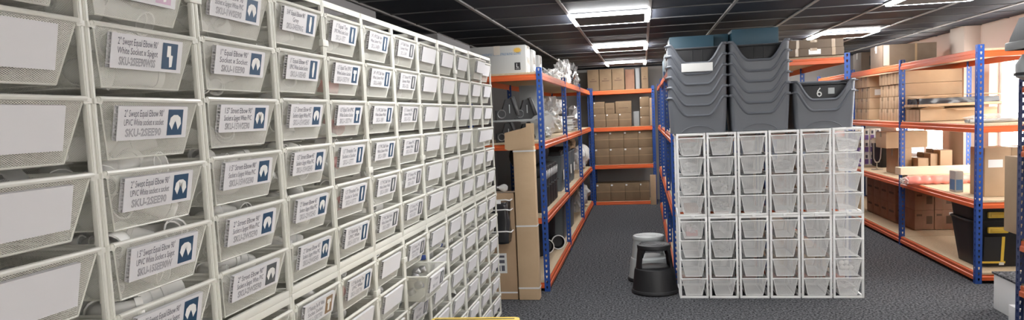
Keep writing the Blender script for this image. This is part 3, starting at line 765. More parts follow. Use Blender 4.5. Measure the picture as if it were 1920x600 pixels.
# ------------------------------------------------------------------ cartons
def carton(name, label, x0, x1, y0, y1, z0, z1, mat='cardboard', tape='tape', group=None, rot=0.0, marks=(), cat='box', tape_axis='x', sticker=None, seam=True):
    """taped carton; body with two top flaps, tape over the seam and down the ends, printing on faces"""
    cx, cy_, w, d, h = (x0+x1)/2, (y0+y1)/2, (x1-x0), (y1-y0), (z1-z0)
    m = MB().box(-w/2, w/2, -d/2, d/2, 0, h-.003, min(.006, w*.05, d*.05, h*.05))
    g = .002
    if tape_axis == 'x':
        m.box(-w/2+.002, w/2-.002, -d/2+.002, -g, h-.004, h); m.box(-w/2+.002, w/2-.002, g, d/2-.002, h-.004, h)
    else:
        m.box(-w/2+.002, -g, -d/2+.002, d/2-.002, h-.004, h); m.box(g, w/2-.002, -d/2+.002, d/2-.002, h-.004, h)
    o = ob(name, m.mesh(name, [mat]), None, (cx, cy_, z0), (0, 0, rot)); tag(o, label, cat, group)
    if tape:
        t = MB(); tw = min(.03, w*.15, d*.15); e = .0012; dn = h*.32
        if tape_axis == 'x':
            t.box(-w/2-e, w/2+e, -tw, tw, h, h+e)
            for s_ in (-1, 1): t.box(s_*(w/2+e)-e/2, s_*(w/2+e)+e/2, -tw, tw, h-dn, h+e)
        else:
            t.box(-tw, tw, -d/2-e, d/2+e, h, h+e)
            for s_ in (-1, 1): t.box(-tw, tw, s_*(d/2+e)-e/2, s_*(d/2+e)+e/2, h-dn, h+e)
        ob('tape', t.mesh('tape', [tape], False), o)
    if seam:   # horizontal tape round the middle (the case joint) on the face to the camera
        pass
    for (face, a0, a1, b0, b1, mt, nm) in marks:   # fractions of the face
        e = .0015
        if face == '-y': b = (-w/2+w*a0, -w/2+w*a1, -d/2-e, -d/2-e/3, h*b0, h*b1)
        elif face == '-x': b = (-w/2-e, -w/2-e/3, -d/2+d*a0, -d/2+d*a1, h*b0, h*b1)
        else: b = (w/2+e/3, w/2+e, -d/2+d*a0, -d/2+d*a1, h*b0, h*b1)
        ob(nm, MB().box(*b).mesh(nm, [mt], False), o)
    return o
BK = [('-y', 0, 1, .50, .56, 'tape', 'tape_band'), ('-y', .03, .16, .86, .95, 'paper', 'label')]
PR = [('-y', .2, .8, .42, .47, 'print_brown', 'printed_line'), ('-y', .36, .62, .52, .56, 'print_brown', 'printed_line')]
bz = 13.216
G = 'cartons on the far shelving'
for k, (a, b) in enumerate(((-.935, -.735), (-.725, -.515), (-.505, -.295))):
    carton('carton', 'tall plain carton on the far shelving\'s top, %s from the drawer-rack side' % ORD[k], a, b, bz+.035, bz+.43, 2.02, 2.385, group=G, marks=PR)
carton('carton', 'dark recessed carton with a round opening on the far shelving\'s top', -.28, -.12, bz+.18, bz+.45, 2.02, 2.37, 'cardboard_brown', group=G)
carton('carton', 'slim grey carton standing on the far shelving\'s top', -.10, -.03, bz+.1, bz+.4, 2.02, 2.38, 'grey_board', None, group=G)
carton('carton', 'tall narrow carton on the far shelving\'s top nearest the teal boxes', 0, .115, bz, bz+.4, 2.02, 2.385, group=G, marks=PR)
for k, (a, b) in enumerate(((-.845, -.637), (-.63, -.415), (-.408, -.19))):
    carton('carton', 'carton in the far shelving\'s second shelf, bottom row, %s from the drawer-rack side' % ORD[k], a, b, bz, bz+.35, 1.372, 1.605, group=G, marks=BK)
for k, (a, b, hh) in enumerate(((-.845, -.65, .215), (-.64, -.475, .19), (-.462, -.185, .21))):
    carton('carton', 'carton in the far shelving\'s second shelf, upper row, %s from the drawer-rack side' % ORD[k], a, b, bz, bz+.35, 1.606, 1.606+hh, group=G, marks=PR[:1] if k else BK)
carton('carton', 'pale grey box in the gap on the far shelving\'s second shelf', -.155, -.055, bz+.12, bz+.4, 1.372, 1.63, 'grey_board', None, group=G)
for k in range(3):
    carton('carton', 'small carton in the three-high pile on the far shelving\'s second shelf, %s from the bottom' % ORD[k], -.04, .12, bz, bz+.3, 1.372+.168*k, 1.372+.168*k+.166, group=G, marks=BK[1:])
    carton('carton', 'narrow carton at the far shelving\'s corner by the teal boxes, second shelf, %s up' % ORD[k], .128, .195, bz-.02, bz+.25, 1.372+.16*k, 1.372+.16*k+.158, 'cardboard_light', group=G)
for r_ in range(2):
    for k in range(4):
        a = -.845+.255*k; b = a+.252 if k < 3 else .16
        carton('carton', 'large carton on the far shelving\'s third shelf, %s row, %s from the drawer-rack side' % (('lower', 'upper')[r_], ORD[k]), a, b, bz, bz+.42, .712+.289*r_, .712+.289*r_+.287, group=G, marks=BK)
for k in range(4):
    a = -.845+.255*k; b = min(a+.252, .09)
    carton('carton', 'large carton on the far shelving\'s lowest shelf, %s from the drawer-rack side' % ORD[k], a, b, bz, bz+.42, .062, .375, group=G, marks=BK)
tag(ob('flat_carton', MB().box(.10, .20, 13.02, 13.06, 0, .52, .004).mesh('flat_carton', ['cardboard_light']), None, (0, .05, 0)), 'flat carton standing on the carpet at the far end of the aisle', 'box')

# teal cartons along the aisle
G = 'teal boxes on the aisle shelving'
def teal(lab, *a, **k): return carton('teal_carton', lab, *a, mat='teal', tape=None, group=G, **k)
teal('teal box on the shelving top behind the aisle-side bin stack', .262, .655, 7.06, 7.5, 2.02, 2.285)
teal('teal box on the shelving top between the two tall bin stacks', .668, .80, 7.2, 7.6, 2.02, 2.30)
teal('teal box on the shelving top behind the middle bin stack', .815, 1.045, 7.06, 7.5, 2.02, 2.17)
carton('teal_carton', 'long teal box laid on top behind the middle bin stack', .812, 1.215, 7.04, 7.45, 2.171, 2.318, mat='teal', tape=None, group=G)
for k in range(4):
    teal('teal box along the aisle on the shelving top, %s behind the tall bins' % ORD[k],   .262, .60, 7.56+.50*k, 8.0+.50*k, 2.02, 2.25-.03*(k % 2))
for li, (zl, hh, nm) in enumerate(((1.39, .42, 'second'), (.705, .46, 'third'), (.102, .40, 'lowest'))):
    for k in range(8):
        y = 7.1+.66*k
        if k < 1 or li == 0 and k < 2: continue
        if li == 2 and k < 4: continue
        teal('teal box on the aisle shelving\'s %s shelf, %s along from the small drawer block' % (nm, ORD[k]),   .315+.02*(k % 2), .72, y, y+.56, zl, zl+hh-.05*(k % 3))
for li, (zl, nm) in enumerate(((1.39, 'second'), (.705, 'third'), (.102, 'lowest'))):  # boxes added so the gaps between the mesh drawers read dark
    for k in range(2):
        if li == 0 and k == 0: continue
        teal('added dark teal box behind the small drawer block, %s shelf, %s from aisle' % (nm, ORD[k]), (.32, .69)[k], (.68, .99)[k], 7.12, 7.55, zl, zl+.5-.05*k)
t = thing('paper_roll', 'cream roll lying on the aisle shelving behind the grey bins', 'roll', (.42, 7.15, 1.39))
ob('roll', MB().tube([(0, 0, .07), (0, .7, .07)], .07, 18).mesh('roll', ['foam_cream']), t)
ob('core', MB().tube([(0, -.004, .07), (0, .0, .07)], .022, 12).mesh('core', ['cardboard_brown']), t)
# shelving behind the bins
G = 'parcels on the shelving behind the bins'
for k, (a, b, z0, z1) in enumerate(((1.26, 1.775, 2.047, 2.115), (1.27, 1.77, 2.116, 2.19))):
    o = carton('wrapped_parcel', 'brown tape-wrapped flat parcel behind the grey bins, %s' % ('with white label, lower of two' if k == 0 else 'upper of two')
               , a, b, 7.08, 7.55, z0, z1, 'cardboard_dull_shaded', 'tape', group=G, cat='parcel', tape_axis='y',
               marks=([('-y', .42, .62, .2, .85, 'paper', 'label')] if k == 0 else [])+[('-y', .2, .25, 0, 1, 'tape', 'tape_band'), ('-y', .8, .86, 0, 1, 'tape', 'tape_band')])
for k in range(3):
    carton('carton', 'carton on the upper shelf behind the grey bins, %s from the aisle' % ORD[k], 1.12+.24*k, 1.34+.24*k, 7.2, 7.7, 1.392, 1.60+.15*(k == 0), 'cardboard_light', group='cartons behind the grey bins')
    carton('carton', 'dark carton on the middle shelf behind the small drawer block, %s from the aisle' % ORD[k], 1.12+.24*k, 1.34+.24*k, 7.25, 7.7, .707, 1.0+.1*(k == 1), ('cardboard_brown', 'cardboard', 'cardboard_brown')[k], group='cartons behind the grey bins')

# ------------------------------------------------------------------ left shelving: contents
# glove cartons
def glove(lab, x0, x1, y0, y1, z1, face):
    o = carton('glove_carton', lab, x0, x1, y0, y1, 2.02, z1, 'glove_card', 'tape_clear', group='white glove cartons on the shelf top', tape_axis='y')
    w, d, h = x1-x0, y1-y0, z1-2.02
    if face:
        e = -d/2-.0016
        m = MB(); put_text(m, 'SYNTHETIC VINYL/NITRILE BLEND GLOVES', .03, lambda p, q: (.04+p, e, h*.66+q), 0, .36); lt = ob('lettering', m.mesh('lettering', ['ink_blue'], False), o)
        m = MB(); pts = [(w/2-.075+(.045 if i % 2 else .026)*math.cos(2*PI*i/24)*1.05, e, h*.82+(.030 if i % 2 else .017)*math.sin(2*PI*i/24)) for i in range(24)]; m.quad(pts)
        ob('starburst', m.mesh('starburst', ['burst'], False), o)
        m = MB(); m.box(w/2-.105, w/2-.052, e-.0006, e+.0004, .028, .095, mi=0)
        put_text(m, 'L', .052, lambda p, q: (w/2-.079+p, e-.0012, .050+q), 1); put_text(m, 'LARGE', .012, lambda p, q: (w/2-.079+p, e-.0012, .034+q), 1)
        ob('size_mark', m.mesh('size_mark', ['black_soft', 'paper'], False), o)
    t = MB(); t.box(w/2+.001, w/2+.003, -d*.18, d*.18, 0, h); ob('tape_end', t.mesh('tape_end', ['tape_clear'], False), o)
glove('white glove carton with yellow starburst and black L, on the shelf top', -1.56, -1.03, 6.77, 7.06, 2.272, True)
glove('second white glove carton, behind the one with the starburst', -1.56, -1.02, 7.08, 7.37, 2.255, False)
glove('third white glove carton, behind two others on the shelf top', -1.56, -1.0, 7.42, 7.66, 2.225, False)
for k, (x, y, sx, sy, sz, z) in enumerate(((-1.12, 9.3, .14, .22, .10, 2.10), (-1.02, 9.9, .10, .25, .19, 2.16), (-.99, 10.8, .10, .28, .19, 2.14), (-1.35, 9.3, .2, .3, .10, 2.09))):
    tag(ob('plastic_bag', crumple(sx, sy, sz, 'bag_clear', 50+k, 4, .5, 3.6), None, (x, y, z)), 'shiny crumpled clear plastic on the shelf top, %s along from the glove cartons' % ORD[k], 'bag', 'clear plastic on the shelf top')
tag(ob('dark_film_roll', crumple(.12, .3, .13, 'film_dark', 61, 3, .3, 3), None, (-1.02, 10.35, 2.14)), 'dark crumpled film among clear plastic on the shelf top', 'film')
# inner shelf with machines
tag(ob('inner_shelf', MB().box(-1.60, -.955, 6.75, 7.26, 1.578, 1.596, .003).mesh('inner_shelf', ['grey_board']), None), 'thin grey inner shelf holding two black machines', 'shelf')
tag(ob('divider_panel', MB().box(-1.19, -.95, 7.30, 7.32, 1.392, 1.925, .003).mesh('divider_panel', ['grey_board']), None), 'grey divider panel standing upright behind the black machines', 'panel')
def machine(lab, x, y, z, sc=1.0):
    t = thing('handheld_machine', lab, 'machine', (x, y, z), (0, 0, .25), 'black machines with round dials')
    m = MB(); m.prism([(-.11, 0), (.05, 0), (.085, .03), (.03, .20), (-.02, .19), (-.05, .10), (-.11, .09)], -.07, .07, lambda p, q, a: (p*sc, a*sc, q*sc))
    ob('body', m.mesh('body', ['black_plastic']), t)
    p = MB(); p.box(-.012, .026, -.092, .075, -.09, .10, .012, T=Matrix.Translation((.064*sc, 0, .115*sc)) @ Matrix.Rotation(-.30, 4, 'Y') @ Matrix.Scale(sc, 4))
    for k in range(7): p.box(.022, .026, -.07, .07, -.075+.023*k, -.067+.023*k, T=Matrix.Translation((.064*sc, 0, .115*sc)) @ Matrix.Rotation(-.30, 4, 'Y') @ Matrix.Scale(sc, 4))
    ob('ribbed_lid', p.mesh('ribbed_lid', ['black_lid']), t)
    d = MB(); d.lathe([(.031, 0), (.039, 0), (.040, .005), (.037, .008), (.033, .005), (.031, .0)], 24)
    d.v = [(-.062*sc+vx*sc, -.071*sc-vz*sc, .055*sc+vy*sc) for vx, vy, vz in d.v]; dd = ob('dial', d.mesh('dial', ['steel']), t); dd['label'] = 'silver ring dial'
    g = MB().box(-.004, .004, -.076, -.070, .06, .14, .001); g.v = [((vx+.012)*sc, vy*sc, vz*sc) for vx, vy, vz in g.v]
    ob('grip_strip', g.mesh('grip_strip', ['stool_grey']), t)
machine('black machine with silver dial on the inner shelf beside the drawer rack', -1.235, 6.86, 1.597)
machine('black machine with silver dial on the inner shelf beside the blue post', -1.075, 6.90, 1.597, .93)
machine('black machine with silver dial under the inner shelf beside the drawer rack', -1.25, 6.86, 1.390, .9)
machine('black machine under the inner shelf behind the torn tall carton', -1.09, 6.90, 1.390, .85)
for k in range(9):
    m = MB().box(-.13, .13, -.18, .18, 0, .022, .009)
    tag(ob('poly_packet', m.mesh('poly_packet', ['bag_white']), None, (-1.10+.01*((k*7) % 3), 10.62+.012*((k*5) % 4), 1.392+.0235*k), (0, 0, .03*((k*3) % 5-2))), 'flat pale poly packet, %s up in the pile on the left aisle shelf'.replace('left ', '') % ORD[k], 'packet', 'flat poly packets in a pile')
for k, (x, y, z, sx, sy, sz, mt) in enumerate(((-1.15, 8.35, 1.53, .17, .25, .16, 'bag_white'), (-1.08, 8.7, 1.70, .14, .18, .14, 'bag_clear'), (-1.12, 9.75, 1.50, .12, .3, .12, 'bag_white'), (-1.06, 9.6, 1.72, .10, .2, .10, 'bag_clear'), (-1.04, 11.6, 1.56, .10, .3, .19, 'bag_white'), (-1.02, 7.95, 1.43, .06, .14, .06, 'bag_white'))):
    tag(ob('plastic_bag', crumple(sx, sy, sz, mt, 70+k, 3, .45, 3.0), None, (x, y, z)), '%s plastic bag on the aisle shelving\'s second shelf, %s along from the grey panel' % ('whitish crumpled' if mt == 'bag_white' else 'clear crumpled', ORD[k]), 'bag', 'plastic bags on the second shelf')
# third level: black cases, then grey crates
def case(lab, y, x=-1.02, z=.705):
    t = thing('tool_case', lab, 'case', (x, y, z), group='black cases in a row')
    ob('body', MB().box(-.16, .065, -.10, .10, 0, .34, .014).mesh('body', ['black_plastic']), t)
    ob('lid', MB().box(-.165, .07, -.104, .104, .345, .41, .014).mesh('lid', ['black_soft']), t)
    for s_ in (-1, 1):
        l = ob('latch', MB().box(.064, .076, s_*.055-.014, s_*.055+.014, .29, .375, .004).mesh('latch', ['steel']), t)
    ob('handle', MB().tube([(.066, -.03, .22), (.09, -.03, .22), (.09, .03, .22), (.066, .03, .22)], .006, 6).mesh('handle', ['black_plastic']), t)
for k in range(6): case('black hard case with silver latches, %s in the row behind the blue end post' % ORD[k], 7.02+.225*k)
CR = tub(.30, .34, .33, .38, .42, .005, 'crate_grey', None, .010, .03)
CRL = MB().box(.168, .172, -.07, .07, .13, .25, .001).mesh('label', ['paper'], False)
for k in range(4):
    t = thing('storage_crate', 'dark grey plastic crate with white label, %s of four on the aisle shelving\'s third shelf' % ORD[k], 'crate', (-1.135, 9.05+.47*k, .705), group='grey crates on the third shelf')
    ob('body', CR[0], t); ob('rim', CR[1], t); ob('label', CRL, t)
for k in range(3):
    tag(ob('black_tray', MB().box(-.15, .15, -.22, .22, 0, .05, .012).box(-.13, .13, -.20, .20, .05, .056, .003).mesh('black_tray', ['black_soft']), None, (-1.14, 9.1+.5*k, 1.128), (.02, 0, .05)), 'black tray lying across a grey crate, %s along the aisle shelving' % ORD[k], 'tray', 'black trays on the grey crates')
for k in range(2):
    tag(ob('dark_drum', MB().tube([(-.22, 0, .13), (-.2, 0, .13), (.1, 0, .13), (.12, 0, .13)], [.12, .128, .128, .12], 22).mesh('dark_drum', ['black_plastic']), None, (-1.12, 7.15+.6*k, 1.118), (0, 0, PI/2*0.96)), 'black cylinder lying above the black cases, %s from the blue end post' % ORD[k], 'cylinder', 'black cylinders above the cases')
tag(ob('paper_bundle', crumple(.09, .22, .10, 'cardboard_light', 83, 3, .4, 3), None, (-1.05, 10.75, 1.2)), 'crumpled brown paper on the grey crates by the far shelving', 'paper')
# lowest level
def bucket(lab, x, y, r_, h):
    t = thing('black_bucket', lab, 'bucket', (x, y, .102), group='black buckets on the lowest shelf')
    ob('body', MB().lathe([(0, 0), (r_*.86, 0), (r_*.9, .01), (r_, h-.02), (r_*.97, h-.02), (r_*.88, .02), (0, .02)], 28).mesh('body', ['black_plastic']), t)
    ob('rim', MB().lathe([(r_, h-.03), (r_*1.05, h-.03), (r_*1.05, h), (r_*.97, h), (r_*.97, h-.02), (r_, h-.03)], 28).mesh('rim', ['stool_grey']), t)
bucket('black bucket with pale rim on the lowest shelf behind the blue end post', -1.22, 8.0, .15, .46)
bucket('second black bucket with pale rim on the lowest shelf, deeper along the aisle', -1.18, 8.55, .15, .46)
def lying(lab, x, y, rz, r_=.075):
    t = thing('fan_duct', lab, 'duct', (x, y, .102+r_*1.12), (0, 0, rz), 'black ducts with white collars')
    ob('body', MB().tube([(-.13, 0, 0), (-.11, 0, 0), (.0, 0, 0), (.02, 0, 0), (.11, 0, 0)], [r_*.7, r_*.85, r_*.9, r_*.8, r_*.95], 20, caps=False).tube([(.06, 0, 0), (.07, 0, 0)], r_*.8, 20).mesh('body', ['black_soft']), t)
    c = MB(); c.lathe([(r_*.97, .10), (r_*1.1, .10), (r_*1.1, .118), (r_*.97, .118), (r_*.97, .10)], 26); c.v = [(vz, vx, vy) for vx, vy, vz in c.v]
    cc = ob('collar', c.mesh('collar', ['white_plain']), t); cc['label'] = 'white collar'
lying('black duct with white collar lying on the lowest shelf, close to the end post', -1.10, 8.15, -1.35)
lying('black duct with white collar lying on the lowest shelf, at the carpet edge', -1.02, 8.42, -1.2)
for k in range(3):
    t = thing('storage_crate', 'dark grey crate on the lowest aisle shelf, %s after the second blue post' % ORD[k], 'crate', (-1.135, 9.15+.50*k, .102), group='grey crates on the lowest shelf')
    ob('body', CR[0], t); ob('rim', CR[1], t)
for k, (y, z) in enumerate(((11.4, .29), (12.2, .29), (11.9, .9), (12.6, .92))):
    tag(ob('plastic_bag', crumple(.13, .32, .19, 'bag_white' if k % 2 else 'bag_clear', 90+k, 3, .4, 2.6), None, (-1.03, y, z)), '%s plastic bag by the far end of the aisle, %s shelf' % (('clear', 'whitish')[k % 2], 'lowest' if k < 2 else 'third'), 'bag', 'bags at the far end of the aisle shelving')

# ------------------------------------------------------------------ cartons leaning beside the long rack
t = thing('tall_carton', 'tall narrow brown carton with white straps standing before the blue end post', 'box', (-1.03, 6.46, 0), (0, 0, 0))
m = MB().box(-.092, .092, -.055, .055, 0, 1.36, .006)
for s_ in (0.31, .62, .98): m.box(-.0925, .0925, -.0552, -.0548, s_, s_+.003)
bo = ob('body', m.mesh('body', ['cardboard_pale']), t)
fl = MB()
FP = [(-.092, 1.335), (.092, 1.362), (.088, 1.45), (.074, 1.541), (-.02, 1.515), (-.085, 1.502), (-.158, 1.485), (-.160, 1.345), (-.125, 1.330)]
n_ = len(FP); cxz = (-.03, 1.42)
for y_ in (-.066, -.060): fl.v += [(a, y_-.05*max(0, -.095-a), b) for a, b in FP]+[(cxz[0], y_, cxz[1])]
for o_ in (0, n_+1): fl.f += [(o_+i, o_+(i+1) % n_, o_+n_) for i in range(n_)]
fl.f += [(i, (i+1) % n_, n_+1+(i+1) % n_, n_+1+i) for i in range(n_)]; fl.m += [0]*(3*n_)
fl.box(-.09, .09, -.02, -.016, 1.355, 1.47); fl.box(.02, .09, .02, .03, 1.355, 1.56)
for k in range(4): fl.box(-.10+.045*k, -.098+.045*k, -.0672, -.0655, 1.36, 1.50)
ob('torn_flap', fl.mesh('torn_flap', ['cardboard_pale']), t)
for z in (.10, .655, 1.315):
    s_ = MB()
    for (a, b, c_, d) in ((-.0945, .0945, -.0575, -.0555), (-.0945, .0945, .0555, .0575)): s_.box(a, b, c_, d, z, z+.014)
    for x in (-.0945, .0925): s_.box(x, x+.002, -.0575, .0575, z, z+.014)
    q = ob('strap', s_.mesh('strap', ['strap_white'], False), t); q['label'] = 'white plastic strap'
t = carton('big_carton', 'wide brown carton with a printed label standing beside the long drawer rack', -1.68, -1.135, 6.42, 6.60, 0, .955, 'cardboard_light', 'tape_clear', tape_axis='x', marks=[('-y', 0, 1, .06, .075, 'strap_white', 'strap')])
lab = MB(); 
for (a, b, c_, d, mi) in ((-.02, .10, .24, .42, 0), (.0, .08, .38, .40, 1), (.0, .08, .33, .36, 1), (0, .04, .26, .31, 1), (.05, .08, .26, .31, 1)):
    lab.box(.085+a, .085+b, -.0925 if not mi else -.0931, -.0915, c_, d, mi=mi)
ob('shipping_label', lab.mesh('shipping_label', ['paper', 'ink'], False), t)
t = thing('lamp_bulb', 'white light bulb lying on the wide carton beside the drawer rack', 'bulb', (-1.255, 6.5, .958))
ob('glass_bulb', MB().lathe([(0, -.036), (.018, -.033), (.032, -.018), (.036, 0), (.031, .018), (.020, .034), (.015, .046)], 20).mesh('glass_bulb', ['white_plain']), t, (0.02, 0, .037), (0, -1.45, .3))
ob('screw_cap', MB().lathe([(.015, .046), (.014, .05), (.015, .055), (.014, .06), (.015, .065), (.010, .072), (0, .074)], 16).mesh('screw_cap', ['steel']), t, (0.02, 0, .037), (0, -1.45, .3))
t = thing('bound_parcel', 'black plastic wrapped parcel with white straps, hung on the wide carton', 'parcel', (-1.33, 6.335, .53))
bm = bmesh.new(); bmesh.ops.create_cube(bm, size=1); bmesh.ops.subdivide_edges(bm, edges=bm.edges[:], cuts=9, use_grid_fill=True)
for v in bm.verts:
    v.co = Vector((v.co.x*.34, v.co.y*.13, v.co.z*.36+.18)); l = 1-.08*abs(v.co.z-.18)/.18
    v.co.x *= l; n = noise.noise(Vector((v.co.x*14, v.co.y*14, v.co.z*7)))
    v.co.y += .018*n; v.co.x += .014*n; v.co.z += .008*n
me = bpy.data.meshes.new('parcel'); bm.to_mesh(me); bm.free(); me.materials.append(M['bag_black']); me.polygons.foreach_set('use_smooth', [True]*len(me.polygons))
ob('wrapping', me, t)
for z in (.10, .29, .375):
    q = ob('strap', MB().tube([(-.17, -.078, z), (.150, -.080, z+.01), (.182, -.05, z), (.182, .066, z)], .006, 6).mesh('strap', ['strap_white']), t); q['label'] = 'white plastic strap'
q = MB().box(-.03, .03, -.088, -.082, .352, .378, .002); ob('buckle', q.mesh('buckle', ['white_plain']), t, (.08, 0, .0))

# boxes on top of the long rack
carton('grey_box', 'pale grey box on top of the long drawer rack, closer to the camera', -1.72, -1.50, 3.40, 4.18, 2.102, 2.262, 'dull_box', None, group='pale boxes on the long rack', tape_axis='y')
carton('grey_box', 'pale grey box on top of the long drawer rack, by the glove cartons', -1.62, -1.35, 4.95, 5.92, 2.102, 2.206, 'dull_box', None, group='pale boxes on the long rack')

# ------------------------------------------------------------------ step stools
def stool(lab, x, y, mat, rz):
    t = thing('step_stool', lab, 'step stool', (x, y, 0), (0, 0, rz), 'round rolling step stools')
    ob('base', MB().lathe([(.0, .03), (.196, .03), (.200, .035), (.196, .055), (.178, .205), (.172, .222), (.155, .232), (.0, .232)], 40).mesh('base', [mat]), t)
    ob('bumper', MB().lathe([(.18, .006), (.204, .006), (.209, .018), (.205, .034), (.195, .040), (.18, .04), (.18, .006)], 40).mesh('bumper', ['black_soft']), t)
    # upper drum: a shell with a wide step opening on two sides
    for a0, a1 in ((-.62, .62), (PI-.62, PI+.62)):
        m = MB(); m.lathe([(.166, .226), (.145, .40), (.135, .40), (.156, .226), (.166, .226)], 12, a0=a0, a1=a1)
        for a in (a0, a1):
            o = len(m.v); m.v += [(rr*math.cos(a), rr*math.sin(a), z) for rr, z in ((.166, .226), (.145, .40), (.135, .40), (.156, .226))]; m.f.append((o, o+1, o+2, o+3)); m.m.append(0)
        # curved shoulders of the opening
        for a, sg in ((a0, -1), (a1, 1)):
            for i in range(4):
                b0, b1 = a+sg*.09*i, a+sg*.09*(i+1); h0, h1 = .40-.075*(1-i/4)**2, .40-.075*(1-(i+1)/4)**2
                o = len(m.v)
                for rr in (.146, .136):
                    for b, h in ((b0, h0), (b1, h1), (b1, .40), (b0, .40)): m.v.append((rr*math.cos(b), rr*math.sin(b), h))
                m.f += [(o, o+1, o+2, o+3), (o+4, o+7, o+6, o+5), (o, o+4, o+5, o+1)]; m.m += [0]*3
        ob('pillar', m.mesh('pillar', [mat]), t)
    ob('top_step', MB().lathe([(.0, .392), (.14, .392), (.148, .398), (.150, .424), (.146, .434), (.132, .437), (.125, .433), (.0, .433)], 40).mesh('top_step', [mat]), t)
    tr = MB()
    for rr in (.03, .055, .08, .105): tr.lathe([(rr, .433), (rr+.004, .4352), (rr+.012, .4352), (rr+.016, .433)], 36)
    ob('tread', tr.mesh('tread', [mat]), t)
stool('black round step stool at the corner of the small drawer block', .068, 6.705, 'black_plastic', PI/2-PI/2+.15)
stool('pale grey round step stool behind the black one', .025, 7.20, 'stool_grey', .2)

# ------------------------------------------------------------------ window-side shelving: contents
G = 'long cartons stacked four high by the windows'
for g, (ys_, n, tag_) in enumerate(((8.98, 4, 'pile'), (10.3, 4, 'farther pile'))):
    for k in range(n):
        for l in range(4):
            y = ys_+.215*k
            carton('long_carton', 'long carton in the %s by the windows, %s row from the front, %s up' % (('near' if g == 0 else 'farther')+' pile', ORD[k], ORD[l]), 2.865+.008*((k*3+l) % 3)+.01*g, 3.47, y, y+.208, 1.386+.139*l, 1.386+.139*l+.136,
                   'cardboard_light', 'tape', group=G, tape_axis='x', marks=([('-x', .48, .52, 0, 1, 'print_brown', 'joint')] + ([('-y', .1, .45, .25, .8, 'paper', 'label')] if (g == 1 and k == 0 and l == 2) else [])))
carton('large_carton', 'large brown carton with shiny tape on the window shelving\'s top', 2.84, 3.44, 9.62, 10.1, 2.026, 2.285, 'cardboard_dull_shaded', 'tape_clear', tape_axis='x', marks=[('-y', .02, .13, .05, .98, 'tape_clear', 'tape_patch'), ('-y', .60, .64, 0, 1, 'tape', 'tape_band')])
carton('large_carton', 'dull carton with a dark hand hole on the window shelving\'s top', 2.95, 3.16, 10.9, 11.3, 2.026, 2.29, 'cardboard_dull_shaded', 'tape_clear', marks=[('-y', .5, .66, .3, .8, 'black_soft', 'hand_hole')])
carton('large_carton', 'dark carton between two others on the window shelving\'s top', 3.17, 3.32, 10.7, 11.1, 2.026, 2.29, 'cardboard_brown', 'tape_clear')
# opened flat cartons
def open_carton(lab, x, y, z, L, D, H, rz, film):
    t = thing('opened_carton', lab, 'box', (x, y, z), (0, 0, rz), 'opened long cartons by the windows')
    m = MB(); th = .004
    m.box(0, L, 0, D, 0, th); m.box(0, L, 0, th, 0, H); m.box(0, L, D-th, D, 0, H); m.box(0, th, 0, D, 0, H); m.box(L-th, L, 0, D, 0, H)
    ob('body', m.mesh('body', ['cardboard_light'], False), t)
    fl_ = MB()
    for (x0, x1, a, w_) in () if film else ((.0, L*.30, .25, .13), (L*.34, L*.97, -.12, .12)):
        pts = [(x0, .0, H), (x1, .0, H), (x1-.03, -w_*math.cos(a), H+w_*math.sin(a)-.015), (x0+.05, -w_*math.cos(a)*.9, H+w_*math.sin(a))]
        fl_.add(pts+[(p[0], p[1], p[2]+.004) for p in pts], [(0, 1, 2, 3), (7, 6, 5, 4), (0, 4, 5, 1), (1, 5, 6, 2), (2, 6, 7, 3), (3, 7, 4, 0)])
    if film:      # torn lid lying loose on the film
        for q in (((-.01, -.03, .088), (.10, -.05, .118), (L*.36, -.02, .108), (L*.33, D*.9, .120), (.0, D*.9, .112)), ((L*.38, .02, .112), (L*.72, -.05, .120), (L+.02, -.03, .104), (L+.02, D*.9, .112), (L*.38, D*.92, .122))):
            n_ = len(q); fl_.add(list(q)+[(p[0], p[1], p[2]+.005) for p in q], [tuple(range(n_)), tuple(range(2*n_-1, n_-1, -1))]+[(i, (i+1) % n_, n_+(i+1) % n_, n_+i) for i in range(n_)])
    pts = [(0.02, D, H), (L-.05, D, H), (L, D-.14, H+.045), (.08, D-.12, H+.055)]
    if not film: fl_.add(pts+[(p[0], p[1], p[2]+.004) for p in pts], [(0, 1, 2, 3), (7, 6, 5, 4), (0, 4, 5, 1), (1, 5, 6, 2), (2, 6, 7, 3), (3, 7, 4, 0)])
    ob('flap', fl_.mesh('flap', ['cardboard_light'], False), t)
    for k in range(4):
        fl2 = MB().box(-.004, 0, D*k/4+.004, D*(k+1)/4-.004, .003, H-.003, .001); ob('end_panel', fl2.mesh('end_panel', ['cardboard_light'], False), t)
    if film:
        ob('black_film', crumple_box(L*.95, D*.92, .078, 'film_dark', .012, 14, 3), t, (L/2, D/2, .008))
open_carton('crushed long carton under the opened one, by the windows', 2.85, 8.42, 1.386, .74, .40, .125, .0, False)
open_carton('opened long carton with black film inside, on a crushed one', 2.83, 8.42, 1.536, .80, .40, .030, .0, True)
tag(ob('wrapped_bundle', crumple(.33, .10, .05, 'bag_clear', 99, 3, .25, 4), None, (3.2, 7.35, 1.42)), 'clear plastic wrapped bundle behind the corner post by the window', 'bundle')
for k in range(3):
    tag(ob('grey_tube', MB().tube([(2.88, 0, .02), (3.5, .03, .02)], .016, 10).mesh('grey_tube', ['stool_grey']), None, (0, 7.29+.045*k, 1.384)), 'grey tube in the wrapped bundle by the window', 'tube', 'grey tubes of the wrapped bundle')
